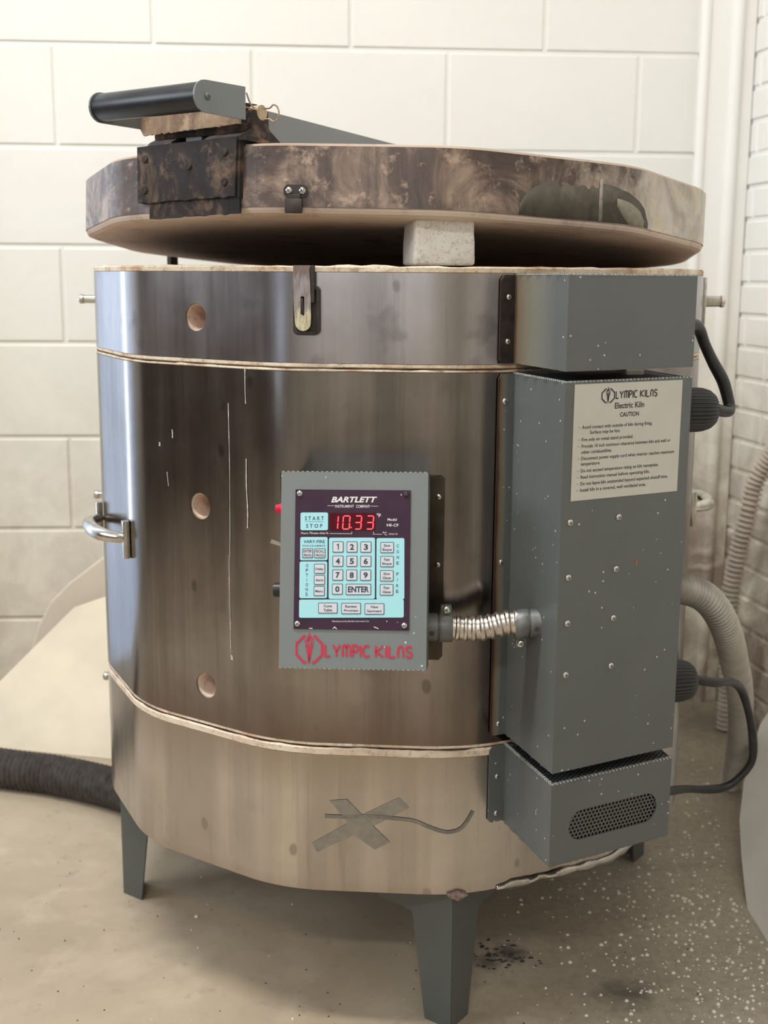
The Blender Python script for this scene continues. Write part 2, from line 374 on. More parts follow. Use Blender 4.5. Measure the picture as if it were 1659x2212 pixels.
# ------------------------------------------------------------------ room
WY = rad(3.92)
wt = Vector((math.cos(WY), math.sin(WY), 0)); wn = Vector((math.sin(WY), -math.cos(WY), 0))   # along the back wall, into the room
W0 = Vector((0, 0.828, 0)); UC = 0.752                       # corner at u = UC along the back wall
corner = W0+wt*UC
st = Vector((math.sin(rad(10.0)), -math.cos(rad(10.0)), 0)); sn = Vector((-st.y, st.x, 0))*-1   # along the side wall, towards the viewer
if sn.x > 0: sn = -sn
def wallpaint(name, base, stain=0.0, seed=0, zlim=(0.9, 0.2)):
    M, nt, b = nm(name); v = coords(nt, loc=(seed, 0, 0))
    f = noise(nt, v, 3.2, 5, 0.6); g = noise(nt, v, 45, 4, 0.6)
    c = ramp(nt, f, [(0.3, tuple(x*0.95 for x in base)), (0.7, base)])
    ge = N(nt, 'ShaderNodeNewGeometry'); sx = N(nt, 'ShaderNodeSeparateXYZ'); nt.links.new(ge.outputs['Position'], sx.inputs[0])
    warm = ramp(nt, math_(nt, 'ADD', math_(nt, 'MULTIPLY', sx.outputs['Z'], 0.6), math_(nt, 'MULTIPLY', f, 0.2)), [(0.2, 1.0), (0.75, 0.0)])
    c = mix(nt, warm, c, (base[0]*0.97, base[1]*0.91, base[2]*0.80))
    if stain:
        h = noise(nt, v, 6.5, 6, 0.7, 0.7)
        low = ramp(nt, sx.outputs['Z'], [(0.35, 1.0), (0.85, 0.0)])
        mk = math_(nt, 'MULTIPLY', ramp(nt, h, [(0.36, 0.0), (0.58, 1.0)]), math_(nt, 'MULTIPLY', low, stain))
        c = mix(nt, mk, c, (0.33, 0.26, 0.21))
    nt.links.new(c, b.inputs['Base Color']); b.inputs['Roughness'].default_value = 0.6
    bump(nt, b, g, 0.25, 0.003); return M
M_wall = wallpaint('painted_block', (0.79, 0.785, 0.745), 0.30)
M_side = wallpaint('painted_brick', (0.88, 0.87, 0.84), 0.95, 4)
M_plain = plain('painted_plaster', (0.62, 0.58, 0.50), 0.8, nscale=2, namp=0.1)
M_tan = plain('tan_painted_wall', (0.13, 0.105, 0.085), 0.8, nscale=2, namp=0.15)
M_ceil = plain('ceiling_paint', (0.78, 0.76, 0.70), 0.85, nscale=2, namp=0.05)

def masonry(name, o, t, n, u0, u1, z0, z1, bw, bh, zoff, uoff, mat, gap, bev, jit=0.0):
    mb = MB(); mb.M = frame(o, t, (0, 0, 1), n)                 # local x along wall, y up, z out of wall
    mb.box(u0, u1, z0, z1, -0.12, -bev*1.0)
    rng = random.Random(3); r0 = math.floor((z0-zoff)/bh)
    for r in range(r0, int((z1-zoff)/bh)+1):
        a, c = zoff+r*bh, zoff+(r+1)*bh; off = uoff+(0.5*bw if r % 2 else 0)
        i0 = math.floor((u0-off)/bw)
        for i in range(i0, int((u1-off)/bw)+2):
            x0, x1 = max(u0, off+i*bw)+gap/2, min(u1, off+(i+1)*bw)-gap/2
            y0, y1 = max(a, z0)+gap/2, min(c, z1)-gap/2
            if x1-x0 < gap*2 or y1-y0 < gap*2: continue
            d = rng.uniform(-jit, jit); q = bev
            vs = [(x0, y0, -bev), (x1, y0, -bev), (x1, y1, -bev), (x0, y1, -bev),
                  (x0+q, y0+q, d), (x1-q, y0+q, d), (x1-q, y1-q, d), (x0+q, y1-q, d)]
            mb.add(vs, [(4, 5, 6, 7), (0, 1, 5, 4), (1, 2, 6, 5), (2, 3, 7, 6), (3, 0, 4, 7)])
    return tag(mb.build(name, mat, None, origin=(0, 0, 0)), None, None, kind='structure')
masonry('wall_back', W0, wt, wn, -4.3, UC, 0.0, 2.9, 0.4074, 0.2032, 1.4266-7*0.2032, 0.309-0.4074*0.5, M_wall, 0.006, 0.0035, 0.0008)
masonry('wall_right', corner, st, sn, 0.0, 2.0, 0.0, 2.9, 0.203, 0.0677, 0.004, 0.05, M_side, 0.007, 0.0035, 0.0012)
mb = MB(); mb.M = frame(corner, st, (0, 0, 1), sn); mb.box(2.0, 6.6, 0, 2.9, -0.12, 0)
tag(mb.build('wall_side', M_plain), None, None, kind='structure')
XL = -3.5
# left wall with its window opening, front wall with another
def wall_open(name, fr, u0, u1, hole, mat):
    mb = MB(); mb.M = fr; a, b, c, d = hole
    mb.box(u0, a, 0, 2.9, -0.12, 0); mb.box(b, u1, 0, 2.9, -0.12, 0); mb.box(a, b, 0, c, -0.12, 0); mb.box(a, b, d, 2.9, -0.12, 0)
    return tag(mb.build(name, mat), None, None, kind='structure')
wall_open('wall_left', frame((XL, 0, 0), (0, 1, 0), (0, 0, 1), (1, 0, 0)), -5.6, 0.72, (-2.5, -0.1, 1.45, 2.65), M_tan)
wall_open('wall_front', frame((0, -5.42, 0), (1, 0, 0), (0, 0, 1), (0, 1, 0)), XL, 2.1, (-2.1, -0.3, 1.25, 2.55), M_plain)
def winframe(name, fr, a, b, c, d):
    mb = MB(); mb.M = fr; q = 0.05
    for x0, x1, y0, y1 in ((a, b, c, c+q), (a, b, d-q, d), (a, a+q, c, d), (b-q, b, c, d), ((a+b)/2-q/2, (a+b)/2+q/2, c, d)):
        mb.box(x0, x1, y0, y1, -0.1, -0.04)
    return tag(mb.build(name, plain('window_frame_white', (0.7, 0.7, 0.68), 0.5)), None, None, kind='structure')
winframe('window_1', frame((XL, 0, 0), (0, 1, 0), (0, 0, 1), (1, 0, 0)), -2.5, -0.1, 1.45, 2.65)
winframe('window_2', frame((0, -5.42, 0), (1, 0, 0), (0, 0, 1), (0, 1, 0)), -2.1, -0.3, 1.25, 2.55)

# unseen door added at left: glowing pane and strip to reflect in the steel
def wall_box(mb, u0, u1, z0, z1, n0, n1):
    mb.M = frame(W0, wt, (0, 0, 1), wn); mb.box(u0, u1, z0, z1, n0, n1)
mb = MB()
for q in ((-2.35, -2.25, 0, 2.2), (-1.02, -0.94, 0, 2.2), (-2.25, -1.02, 2.1, 2.2), (-2.25, -1.02, 0, 0.06)): wall_box(mb, *q, 0.0, 0.05)
d1 = tag(mb.build('added_door', plain('door_frame_paint', (0.55, 0.55, 0.52), 0.5)), None, None, kind='structure')
mb = MB(); wall_box(mb, -2.25, -1.02, 0.06, 2.1, 0.005, 0.02)
mb.build('added_glow_pane', plain('cool_glow_pane', (0.5, 0.6, 0.7), 0.3, emit=(0.52, 0.66, 1.0), es=0.60), d1)  # glowing pane added so the left steel facet reflects cool
mb = MB(); wall_box(mb, -1.56, -1.48, 0.3, 2.1, 0.02, 0.026)
mb.build('added_glow_strip', plain('bright_glow_strip', (0.7, 0.8, 0.9), 0.3, emit=(0.82, 0.91, 1.0), es=9.0), d1)  # glowing strip added for the narrow bright streak on the steel

# narrow glowing pane added behind the viewer for a highlight on the steel bend
mb = MB(); mb.box(XL, XL+0.03, -4.42, -4.20, 0.35, 1.5)
w3 = tag(mb.build('added_side_glow', plain('side_glow_pane', (0.6, 0.7, 0.8), 0.3, emit=(0.75, 0.87, 1.0), es=4.0)), None, None, kind='structure')

# floor: worn concrete with clay dust, soot spots and paler scuffs
M_floor, nt, b = nm('worn_concrete'); v = coords(nt)
f = noise(nt, v, 2.4, 6, 0.62, 0.3); g = noise(nt, v, 30, 5, 0.65); h = noise(nt, v, 9, 5, 0.6, 0.4)
c = ramp(nt, f, [(0.30, (0.32, 0.255, 0.18)), (0.5, (0.40, 0.325, 0.235)), (0.68, (0.47, 0.39, 0.285))])
c = mix(nt, ramp(nt, h, [(0.52, 0.0), (0.72, 0.5)]), c, (0.54, 0.46, 0.35))
c = mix(nt, ramp(nt, g, [(0.30, 0.5), (0.42, 0.0)]), c, (0.25, 0.22, 0.18))
tc = N(nt, 'ShaderNodeTexCoord'); sx = N(nt, 'ShaderNodeSeparateXYZ'); nt.links.new(tc.outputs['Object'], sx.inputs[0])
right = ramp(nt, math_(nt, 'ADD', sx.outputs['X'], math_(nt, 'MULTIPLY', f, 0.25)), [(0.05, 0.0), (0.45, 0.55)])
c = mix(nt, right, c, mix(nt, ramp(nt, noise(nt, v, 75, 4, 0.7), [(0.40, 0.7), (0.55, 0.0)]), (0.37, 0.34, 0.285), (0.22, 0.195, 0.16)))
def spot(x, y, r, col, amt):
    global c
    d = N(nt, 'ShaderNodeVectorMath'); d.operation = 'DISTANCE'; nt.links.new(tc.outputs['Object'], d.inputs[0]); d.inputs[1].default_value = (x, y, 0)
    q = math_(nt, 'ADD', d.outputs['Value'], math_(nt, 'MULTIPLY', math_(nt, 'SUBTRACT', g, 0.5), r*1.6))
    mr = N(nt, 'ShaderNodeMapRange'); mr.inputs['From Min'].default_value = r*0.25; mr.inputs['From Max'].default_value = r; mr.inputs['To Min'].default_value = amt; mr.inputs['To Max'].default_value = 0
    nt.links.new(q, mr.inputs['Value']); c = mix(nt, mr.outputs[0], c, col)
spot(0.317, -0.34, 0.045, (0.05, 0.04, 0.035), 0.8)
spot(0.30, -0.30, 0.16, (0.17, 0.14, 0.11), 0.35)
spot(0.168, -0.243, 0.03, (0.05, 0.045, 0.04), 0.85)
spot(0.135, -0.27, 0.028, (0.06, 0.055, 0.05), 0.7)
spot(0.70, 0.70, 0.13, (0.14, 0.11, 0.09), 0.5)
nt.links.new(c, b.inputs['Base Color']); b.inputs['Roughness'].default_value = 0.62
bump(nt, b, g, 0.3, 0.002)
mb = MB(); mb.box(XL-0.1, 2.3, -5.6, 1.2, -0.1, 0.0); tag(mb.build('floor', M_floor, origin=(0, 0, 0)), None, None, kind='structure')
mb = MB(); mb.box(XL-0.1, 2.3, -5.6, 1.2, 2.9, 3.0); tag(mb.build('ceiling', M_ceil), None, None, kind='structure')

# boxed-in corner pilaster with two rounded beads
mb = MB(); mb.M = frame(W0, wt, (0, 0, 1), wn)
mb.box(0.640, 0.752, 0, 2.9, 0.0, 0.022)
mb.cyl((0.645, 0, 0.020), (0.645, 2.9, 0.020), 0.011, 14); mb.cyl((0.712, 0, 0.024), (0.712, 2.9, 0.024), 0.013, 14)
tag(mb.build('trim_1', M_side, smooth=True), None, None, kind='structure')

# ceiling lamps (batten fixtures that carry the two lamp lights)
M_lampbody = plain('lamp_body_white', (0.8, 0.8, 0.78), 0.5)
for x, y, lb in ((-0.70, -0.75, 'white ceiling batten lamp nearest the kiln'), (-0.40, -3.4, 'white ceiling batten lamp behind the viewer')):
    mb = MB(); mb.box(x-0.62, x+0.62, y-0.17, y+0.17, 2.85, 2.9, 0.004)
    tag(mb.build('ceiling_lamp', M_lampbody), lb, 'lamp')

# ------------------------------------------------------------------ slabs, hoses and conduit in the background
M_slab = plain('cream_plaster_slab', (0.74, 0.66, 0.52), 0.8, nscale=7, namp=0.10, bs=0.3)
M_slab2 = plain('pale_plaster_slab', (0.66, 0.58, 0.48), 0.85, nscale=6, namp=0.08, bs=0.3)
M_slab3 = plain('white_plaster_slab', (0.80, 0.78, 0.73), 0.8, nscale=6, namp=0.07, bs=0.2)
def slab(name, pts, off, mat, label):
    off = Vector(off); P = [Vector(p) for p in pts]; n = len(P)
    mb = MB(); mb.add([p for p in P]+[p+off for p in P], [tuple(range(n)), tuple(range(n, 2*n))[::-1]]+[(i, n+i, n+(i+1) % n, (i+1) % n) for i in range(n)])
    o = mb.build(name, mat, fixn=True); bv = o.modifiers.new('bevel', 'BEVEL'); bv.width = 0.003; bv.segments = 2; bv.limit_method = 'ANGLE'
    return tag(o, label, 'slab')
slab('plaster_slab', [(-0.86, 0.529, 0.0), (-0.794, 0.516, 0.0), (-0.578, 0.47, 0.0), (-0.30, 0.415, 0.0), (-0.25, 0.53, 0.25), (-0.601, 0.637, 0.298), (-0.676, 0.637, 0.271), (-0.75, 0.613, 0.198), (-0.824, 0.588, 0.124), (-0.90, 0.57, 0.062)],
     (0.003, 0.017, -0.006), M_slab, 'cream plaster slab leaning behind the kiln on the left, front one')
slab('plaster_slab', [wtp+Vector((0, -0.012, 0)) for wtp in [Vector(q) for q in [(-0.80, 0.693, 0.0), (-0.783, 0.694, 0.165), (-0.766, 0.695, 0.217), (-0.739, 0.697, 0.268), (-0.698, 0.70, 0.309), (-0.632, 0.705, 0.36), (-0.607, 0.706, 0.378), (-0.50, 0.714, 0.42), (-0.35, 0.724, 0.42), (-0.35, 0.724, 0.0)]]],
     (-0.001, 0.014, 0), M_slab2, 'pale rounded plaster slab upright against the back wall')
rp = catmull([(0.551, -0.213, 0.0), (0.548, -0.111, 0.0)], 2)
slab('plaster_slab', [(0.551, -0.40, 0.0), (0.551, -0.213, 0.0), (0.548, -0.111, 0.0), (0.556, -0.066, 0.012), (0.569, 0.003, 0.033), (0.587, 0.085, 0.059), (0.611, 0.153, 0.097), (0.636, 0.20, 0.135), (0.66, 0.239, 0.172), (0.70, 0.25, 0.234), (0.86, 0.20, 0.48), (0.86, -0.40, 0.475)],
     (0.012, 0, -0.008), M_slab3, 'large white plaster slab leaning by the right wall')

def corrugated(path, r, pitch, amp, seg=22, sub=6, sharp=False):
    P = resample(catmull(path, 30), pitch/sub)
    fn = (lambda L: r+amp*math.cos(2*PI*L/pitch)) if not sharp else (lambda L: r+amp*max(-0.6, math.cos(2*PI*L/pitch))*1.0)
    mb = MB(); mb.tube(P, fn, seg); return mb
mb = corrugated([(-1.5, 0.50, 0.0375), (-1.05, 0.43, 0.0375), (-0.749, 0.333, 0.0375), (-0.633, 0.30, 0.0375), (-0.507, 0.24, 0.0375), (-0.40, 0.17, 0.0375), (-0.2, 0.1, 0.0375)], 0.0335, 0.0105, 0.0038, 20)
tag(mb.build('vent_hose', M_hose, smooth=True, angle=80), 'black ribbed vent hose lying on the floor left of the kiln', 'hose')
mb = corrugated([(0.80, 0.55, 0.80), (0.785, 0.55, 0.70), (0.765, 0.60, 0.62), (0.742, 0.62, 0.56), (0.728, 0.62, 0.49), (0.716, 0.63, 0.40), (0.708, 0.64, 0.30), (0.712, 0.65, 0.20), (0.720, 0.66, 0.10), (0.722, 0.665, 0.002)], 0.0165, 0.011, 0.0035, 16)
tag(mb.build('flexible_conduit', M_cond2, smooth=True, angle=80), 'dusty flexible conduit running down the right brick wall', 'conduit')

# white chips scattered over the floor at the right
rng = random.Random(11); mb = MB(); placed = 0
while placed < 2100:
    x = rng.uniform(-0.35, 0.72); y = rng.uniform(-0.75, 0.75)
    d = math.exp(-((x-0.55)**2/0.050+(y+0.30)**2/0.09))*1.0+0.22*math.exp(-((x-0.45)**2/0.05+(y+0.05)**2/0.25))+0.006
    if x > 0.545+max(0, y)*0.3 and y > -0.21: continue
    if rng.random() > d: continue
    r = 0.0005+0.0030*rng.random()**2.6; a = rng.uniform(0, PI); e = rng.uniform(0.6, 1.0); k = 6
    ring = [(x+r*math.cos(a+2*PI*i/k)*1.0, y+r*e*math.sin(a+2*PI*i/k), 0.0002) for i in range(k)]
    rt2 = [(x+(p[0]-x)*0.55, y+(p[1]-y)*0.55, 0.0002+r*0.8) for p in ring]
    mb.loops([ring, rt2]); placed += 1
tag(mb.build('plaster_chips', plain('white_chips', (0.80, 0.76, 0.68), 0.8), None), 'white plaster chips scattered over the concrete floor right of the kiln', 'debris', kind='stuff')
# dark crumbs by the front leg
rng = random.Random(5); mb = MB()
for i in range(70):
    x = 0.155+rng.gauss(0, 0.022); y = -0.255+rng.gauss(0, 0.020); r = rng.uniform(0.0008, 0.003); a = rng.uniform(0, 6)
    ring = [(x+r*math.cos(a+2*PI*q/5)*1.6, y+r*0.6*math.sin(a+2*PI*q/5), 0.0002) for q in range(5)]
    mb.loops([ring, [(p[0]*0.5+x*0.5, p[1]*0.5+y*0.5, 0.0002+r*0.7) for p in ring]])
for i in range(120):
    x = rng.uniform(-0.6, 0.5); y = rng.uniform(-0.6, 0.1); r = rng.uniform(0.0006, 0.0016)
    ring = [(x+r*math.cos(2*PI*q/5), y+r*math.sin(2*PI*q/5), 0.0002) for q in range(5)]
    mb.loops([ring, [(p[0]*0.5+x*0.5, p[1]*0.5+y*0.5, 0.0002+r*0.7) for p in ring]])
tag(mb.build('dark_crumbs', plain('dark_crumb', (0.03, 0.027, 0.025), 0.8), None), 'dark crumbs of grit on the floor around the front leg', 'debris', kind='stuff')

# ------------------------------------------------------------------ kiln stand
stand = thing('kiln_stand', (0, 0, 0), 'grey sheet metal stand with splayed angle legs under the kiln', 'stand')
ZB = T-0.7692
def leg(az, dist=0.432):
    n = Vector((math.sin(az), -math.cos(az), 0)); apex = n*dist; mb = MB()
    for sgn in (-1, 1):
        a2 = az+sgn*rad(135); d = Vector((math.sin(a2), -math.cos(a2), 0))
        mb.M = frame(apex, d, (0, 0, 1), d.cross(Vector((0, 0, 1))))
        out = [(0, 0), (0.040, 0), (0.062, 0.147), (0.118, 0.152), (0.118, ZB-0.001), (0, ZB-0.001)]
        mb.prism(out, -0.0012, 0.0012)
    return mb.build('leg', M_leg, stand, fixn=True)
for az in (10, 100, 190, 280): leg(rad(az))
mb = MB(); ring = []
for az in (10, 100, 190, 280):
    a = rad(az); ring.append((0.425*math.sin(a), -0.425*math.cos(a)))
mb.prism([(p[0]*0.97, p[1]*0.97) for p in ring], ZB-0.004, ZB-0.001); mb.build('platform', M_leg, stand)

# ------------------------------------------------------------------ kiln body
kiln = thing('electric_kiln', (0, 0, ZB), 'large twelve-sided electric kiln of heat-stained stainless steel with its lid propped open', 'kiln')
PHI = rad(-48.94); RV = 0.4510; NS = 12
def roundpoly(R, phi=PHI, d=0.058, seg=12, flat=1, n=NS):
    V = [Vector((R*math.sin(phi+i*2*PI/n), -R*math.cos(phi+i*2*PI/n))) for i in range(n)]; out = []
    for i in range(n):
        p, a, c = V[i], V[i-1], V[(i+1) % n]
        s = p+(a-p).normalized()*d; e = p+(c-p).normalized()*d
        for k in range(seg+1):
            t = k/seg; q = s*(1-t)**2+p*2*t*(1-t)+e*t*t; out.append((q.x, q.y))
        nxt = c+(p-c).normalized()*d
        for k in range(1, flat): out.append(tuple(e.lerp(nxt, k/flat)))
    return out
def boolcut(o, cutters):
    for i, cu in enumerate(cutters):
        md = o.modifiers.new('cut%d' % i, 'BOOLEAN'); md.operation = 'DIFFERENCE'; md.object = cu; md.solver = 'EXACT'
    bpy.context.view_layer.update(); dg = bpy.context.evaluated_depsgraph_get()
    me = bpy.data.meshes.new_from_object(o.evaluated_get(dg)); o.modifiers.clear(); o.data = me
def azdir(a): return Vector((math.sin(a), -math.cos(a), 0))
def facet(deg, dist=RV*math.cos(PI/12)):
    a = rad(deg); n = azdir(a); t = Vector((math.cos(a), math.sin(a), 0)); return n*dist, n, t
pBC, nBC, tBC = facet(-33.94); pCD, nCD, tCD = facet(-3.94); pDE, nDE, tDE = facet(26.06); pAB, nAB, tAB = facet(-63.94)
holes = [pBC+tBC*(-0.0055)+Vector((0, 0, 0.9105)), pBC+tBC*(-0.0045)+Vector((0, 0, 0.6765)), pBC+tBC*(-0.001)+Vector((0, 0, 0.4425))]
def cutter(c, r, depth, r2):
    mb = MB(); mb.cyl(c+nBC*0.01, c-nBC*depth, r, 32, r2); o = mb.build('cutter', M_brk_pink); return o
mats_by = {'top': M_top, 'mid': M_mid, 'bot': M_bot}
def jacket(z0, z1, mat, hs, rows=2):
    mb = MB(); P = roundpoly(RV); Q = roundpoly(RV-0.0012)
    rings = [[(x, y, z) for x, y in P] for z in (z0, z1)]; inner = [[(x, y, z) for x, y in Q] for z in (z1, z0)]
    mb.loops(rings+inner, wrap=True, cap=False)
    o = mb.build('steel_jacket', mat, kiln, fixn=True)
    cs = [cutter(h, 0.0168, 0.02, 0.0168) for h in hs]
    if cs: boolcut(o, cs)
    for q in cs: bpy.data.objects.remove(q)
    o.data.shade_smooth(); o.data.set_sharp_from_angle(angle=rad(30))
    wm = o.modifiers.new('weighted', 'WEIGHTED_NORMAL'); wm.keep_sharp = True
    return o
def core(z0, z1, mat, hs, low, high, seed=1, RB=0.4512, RI=0.4480):
    # brick ring: hidden just inside the jacket, bulging out only where the jackets leave a gap (low/high = jacket edges)
    mb = MB(); P0 = roundpoly(RI, flat=8, seg=8); rg = random.Random(seed)
    def ringz(z, R, jz=0.0, jr=0.0):
        out = []
        for k, (x, y) in enumerate(P0):
            j = mnoise.noise(Vector((x*70, y*70, z*60+seed)))*jr; f = (R+j)/RI
            out.append((x*f, y*f, z+mnoise.noise(Vector((x*45, y*45, seed*3.3)))*jz))
        return out
    rings = [ringz(z0, 0.37), ringz(z0, RB-0.0016 if low else RI, 0.0004, 0.0008)]
    if low: rings += [ringz(z0+0.0014, RB-0.0002, 0, 0.0009), ringz(low-0.0006, RB-0.0004, 0, 0.0008), ringz(low+0.0002, RI)]
    if high: rings += [ringz(high-0.0002, RI), ringz(high+0.0006, RB-0.0004, 0, 0.0008), ringz(z1-0.0020, RB-0.0002, 0, 0.0010), ringz(z1, RB-0.0022, 0.0022, 0.0016)]
    else: rings += [ringz(z1, RI)]
    rings += [ringz(z1, 0.37)]
    mb.loops(rings, wrap=True, cap=False)
    o = mb.build('firebrick_ring', [mat, M_brk_pink], kiln, fixn=True)
    cs = [cutter(h, 0.0158, 0.060, 0.012) for h in hs]
    if cs: boolcut(o, cs)
    for q in cs: bpy.data.objects.remove(q)
    o.data.shade_smooth(); o.data.set_sharp_from_angle(angle=rad(35))
    return o
Z1T, Z1B, Z2T, Z2B = T-0.1043, T-0.1143, T-0.5715, T-0.5874
jacket(Z1T, T, M_top, holes[:1]); jacket(Z2T, Z1B, M_mid, holes[1:]); jacket(ZB, Z2B, M_bot, [])
core(Z1B+0.0046, T+0.0075, M_brk_rim, holes[:1], Z1T, T, seed=1)
core(Z2B+0.0112, Z1B+0.0038, M_brk_rim, holes[1:], Z2T, Z1B, seed=2)
core(ZB+0.001, Z2B+0.0098, M_brk_seam, [], None, Z2B, seed=3, RB=0.4522)
mb = MB(); mb.prism(roundpoly(0.40), ZB+0.0005, ZB+0.06); mb.build('kiln_floor', M_brk_pink, kiln)

M_burn = plain('burnt_seam', (0.06, 0.035, 0.022), 0.95, nscale=90, namp=0.8)
for zz, hh in ((Z1B+0.0042, 0.0004), (Z2B+0.0105, 0.0012)):
    mb = MB(); P0 = roundpoly(0.4503, flat=6, seg=8); Q0 = roundpoly(0.430, flat=6, seg=8)
    def rr(z, s=0.0): return [(x*(1+s*mnoise.noise(Vector((x*30, y*30, z*50)))), y*(1+s*mnoise.noise(Vector((x*30, y*30, z*50)))), z) for x, y in P0]
    mb.loops([[(x, y, zz-hh) for x, y in Q0], rr(zz-hh, 0.002), rr(zz+hh, 0.002), [(x, y, zz+hh) for x, y in Q0]], wrap=True, cap=False)
    mb.build('burnt_seam', M_burn, kiln, fixn=True)

# crumpled lower edge of the bottom jacket, right of the front leg
mb = MB(); Pp = roundpoly(RV+0.0015, flat=14); sel = [p for p in Pp if rad(17) < math.atan2(p[0], -p[1]) < rad(66)]
sel.sort(key=lambda p: math.atan2(p[0], -p[1])); ra = []; rb = []; rc = []
fine = []
for a, c2 in zip(sel, sel[1:]):
    for k in range(5): fine.append((a[0]+(c2[0]-a[0])*k/5, a[1]+(c2[1]-a[1])*k/5))
for i, (x, y) in enumerate(fine):
    e = min(1, i/12, (len(fine)-i)/12); q = Vector((x, y, 0)).normalized()
    j = [mnoise.noise(Vector((x*42, y*42, s)))*e for s in (0.3, 4.1, 9.7)]
    ra.append(Vector((x, y, ZB+0.004+0.004*e*abs(j[0])+0.002*e))); rb.append(Vector((x, y, ZB-0.001+0.003*j[2]))+q*(0.002*e+0.004*j[1]))
    rc.append(Vector((x, y, ZB-0.007*e+0.004*j[2]))-q*(0.004-0.004*j[0]))
mb.loops([ra, rb, rc], closed=False, cap=False)
o = mb.build('crumpled_edge', M_crimp, kiln, smooth=True, angle=60); o['label'] = 'crumpled silver lower edge'
sd = o.modifiers.new('s', 'SOLIDIFY'); sd.thickness = 0.0006
# brick chip showing above the front leg
mb = MB(); mb.M = frame(azdir(rad(10))*0.447+Vector((0, 0, ZB)), (math.cos(rad(10)), math.sin(rad(10)), 0), (0, 0, 1), azdir(rad(10)))
mb.prism([(-0.011, 0.0), (0.003, 0.0045), (0.015, 0.0), (0.002, -0.0065)], -0.01, 0.0030); o = mb.build('brick_chip', plain('stained_brick_chip', (0.24, 0.17, 0.15), 0.9, nscale=200, namp=0.5), kiln)

# --- white drips and marks on the jacket
M_drip = plain('dried_slip', (0.52, 0.50, 0.46), 0.6, 0.3, nscale=200, namp=0.25)
def drip(fr, pts, wd, mat=M_drip, name='dried_drip', th=0.0005):
    P = [Vector((p[0], p[1], 0)) for p in pts]; mb = MB(); mb.M = fr
    pp = catmull([(p.x, p.y, 0) for p in P], 8); n = len(pp)
    rg = random.Random(len(pts)); ws = [wd*(0.6+0.5*abs(mnoise.noise(Vector((i*0.31, wd*900, 0))))*2) for i in range(n)]
    A = [(p.x-ws[i]/2, p.y, th*0.2) for i, p in enumerate(pp)]; B = [(p.x, p.y, th) for p in pp]; C = [(p.x+ws[i]/2, p.y, th*0.2) for i, p in enumerate(pp)]
    mb.loops([A, B, C], closed=False, cap=False); return mb.build(name, mat, kiln, smooth=True, angle=80, fixn=False)
fBC = frame(pBC+nBC*0.0004, tBC, (0, 0, 1), nBC); fCD = frame(pCD+nCD*0.0004, tCD, (0, 0, 1), nCD)
drip(fBC, [(0.045, 0.809), (0.0455, 0.74), (0.0445, 0.66), (0.0425, 0.58), (0.043, 0.52), (0.0425, 0.488)], 0.0013)
drip(fBC, [(0.0415, 0.62), (0.0410, 0.56), (0.0418, 0.50)], 0.0009)
drip(fBC, [(0.0435, 0.4915), (0.044, 0.488), (0.0445, 0.485)], 0.0045)
drip(fBC, [(0.0723, 0.7435), (0.072, 0.71), (0.0735, 0.68), (0.0729, 0.658)], 0.0022)
drip(fBC, [(0.0723, 0.852), (0.072, 0.83), (0.0725, 0.81)], 0.0016)
drip(fBC, [(-0.0494, 0.770), (-0.0488, 0.765), (-0.049, 0.759)], 0.0022)
drip(fBC, [(-0.0718, 0.752), (-0.0715, 0.749), (-0.072, 0.747)], 0.003)
drip(fBC, [(-0.0600, 0.715), (-0.0590, 0.705), (-0.0580, 0.697)], 0.0014)

# --- taped cross and cable trace on the bottom jacket
M_tape = plain('tape_residue', (0.33, 0.325, 0.32), 0.32, 0.95, nscale=90, namp=0.12)
_rp = sorted((math.atan2(x, -y), math.hypot(x, y)) for x, y in roundpoly(RV, flat=40))
def onjacket(s_, z, off=0.0004):
    # point on the jacket at tangential offset s_ from the middle of the front facet
    az = rad(-3.94)+math.atan2(s_, RV*math.cos(PI/12)); lo = max([p for p in _rp if p[0] <= az]); hi = min([p for p in _rp if p[0] > az])
    R_ = lo[1]+(hi[1]-lo[1])*(az-lo[0])/(hi[0]-lo[0])+off; return (R_*math.sin(az), -R_*math.cos(az), z)
def patch(poly, mat, name, off):
    mb = MB(); mb.flat(poly, [], 0); mb.v = [Vector(onjacket(p.x, p.y, off)) for p in mb.v]; return mb.build(name, mat, kiln)
def dense(p, q, n=6): return [(p[0]+(q[0]-p[0])*k/n, p[1]+(q[1]-p[1])*k/n) for k in range(n)]
def densify(P): return [r for i in range(len(P)) for r in dense(P[i], P[(i+1) % len(P)])]
patch(densify([(-0.0745, 0.2595), (-0.0680, 0.2475), (0.012, 0.2905), (0.0475, 0.3120), (0.0345, 0.3250), (-0.012, 0.2995)]), M_tape, 'tape_strip', 0.0005)
patch(densify([(-0.052, 0.3175), (-0.030, 0.3200), (-0.010, 0.2985), (0.024, 0.2650), (0.005, 0.2540), (-0.020, 0.2720), (-0.034, 0.2960)]), M_tape, 'tape_strip', 0.0008)
def trace(pts, wd):
    pp = catmull([(p[0], p[1], 0) for p in pts], 10); mb = MB(); mb.ribbon([(p.x, p.y) for p in pp], wd, 0.0)
    mb.v = [Vector(onjacket(p.x, p.y, 0.0009)) for p in mb.v]; return mb.build('cable_trace', M_tape2, kiln)
M_tape2 = plain('cable_residue', (0.26, 0.255, 0.25), 0.36, 0.9, nscale=60, namp=0.2)
trace([(-0.058, 0.2965), (-0.03, 0.2965), (0.0, 0.2985), (0.035, 0.2965), (0.055, 0.2940), (0.075, 0.2860), (0.095, 0.2800), (0.112, 0.2830), (0.122, 0.2930), (0.130, 0.3060)], 0.0048)

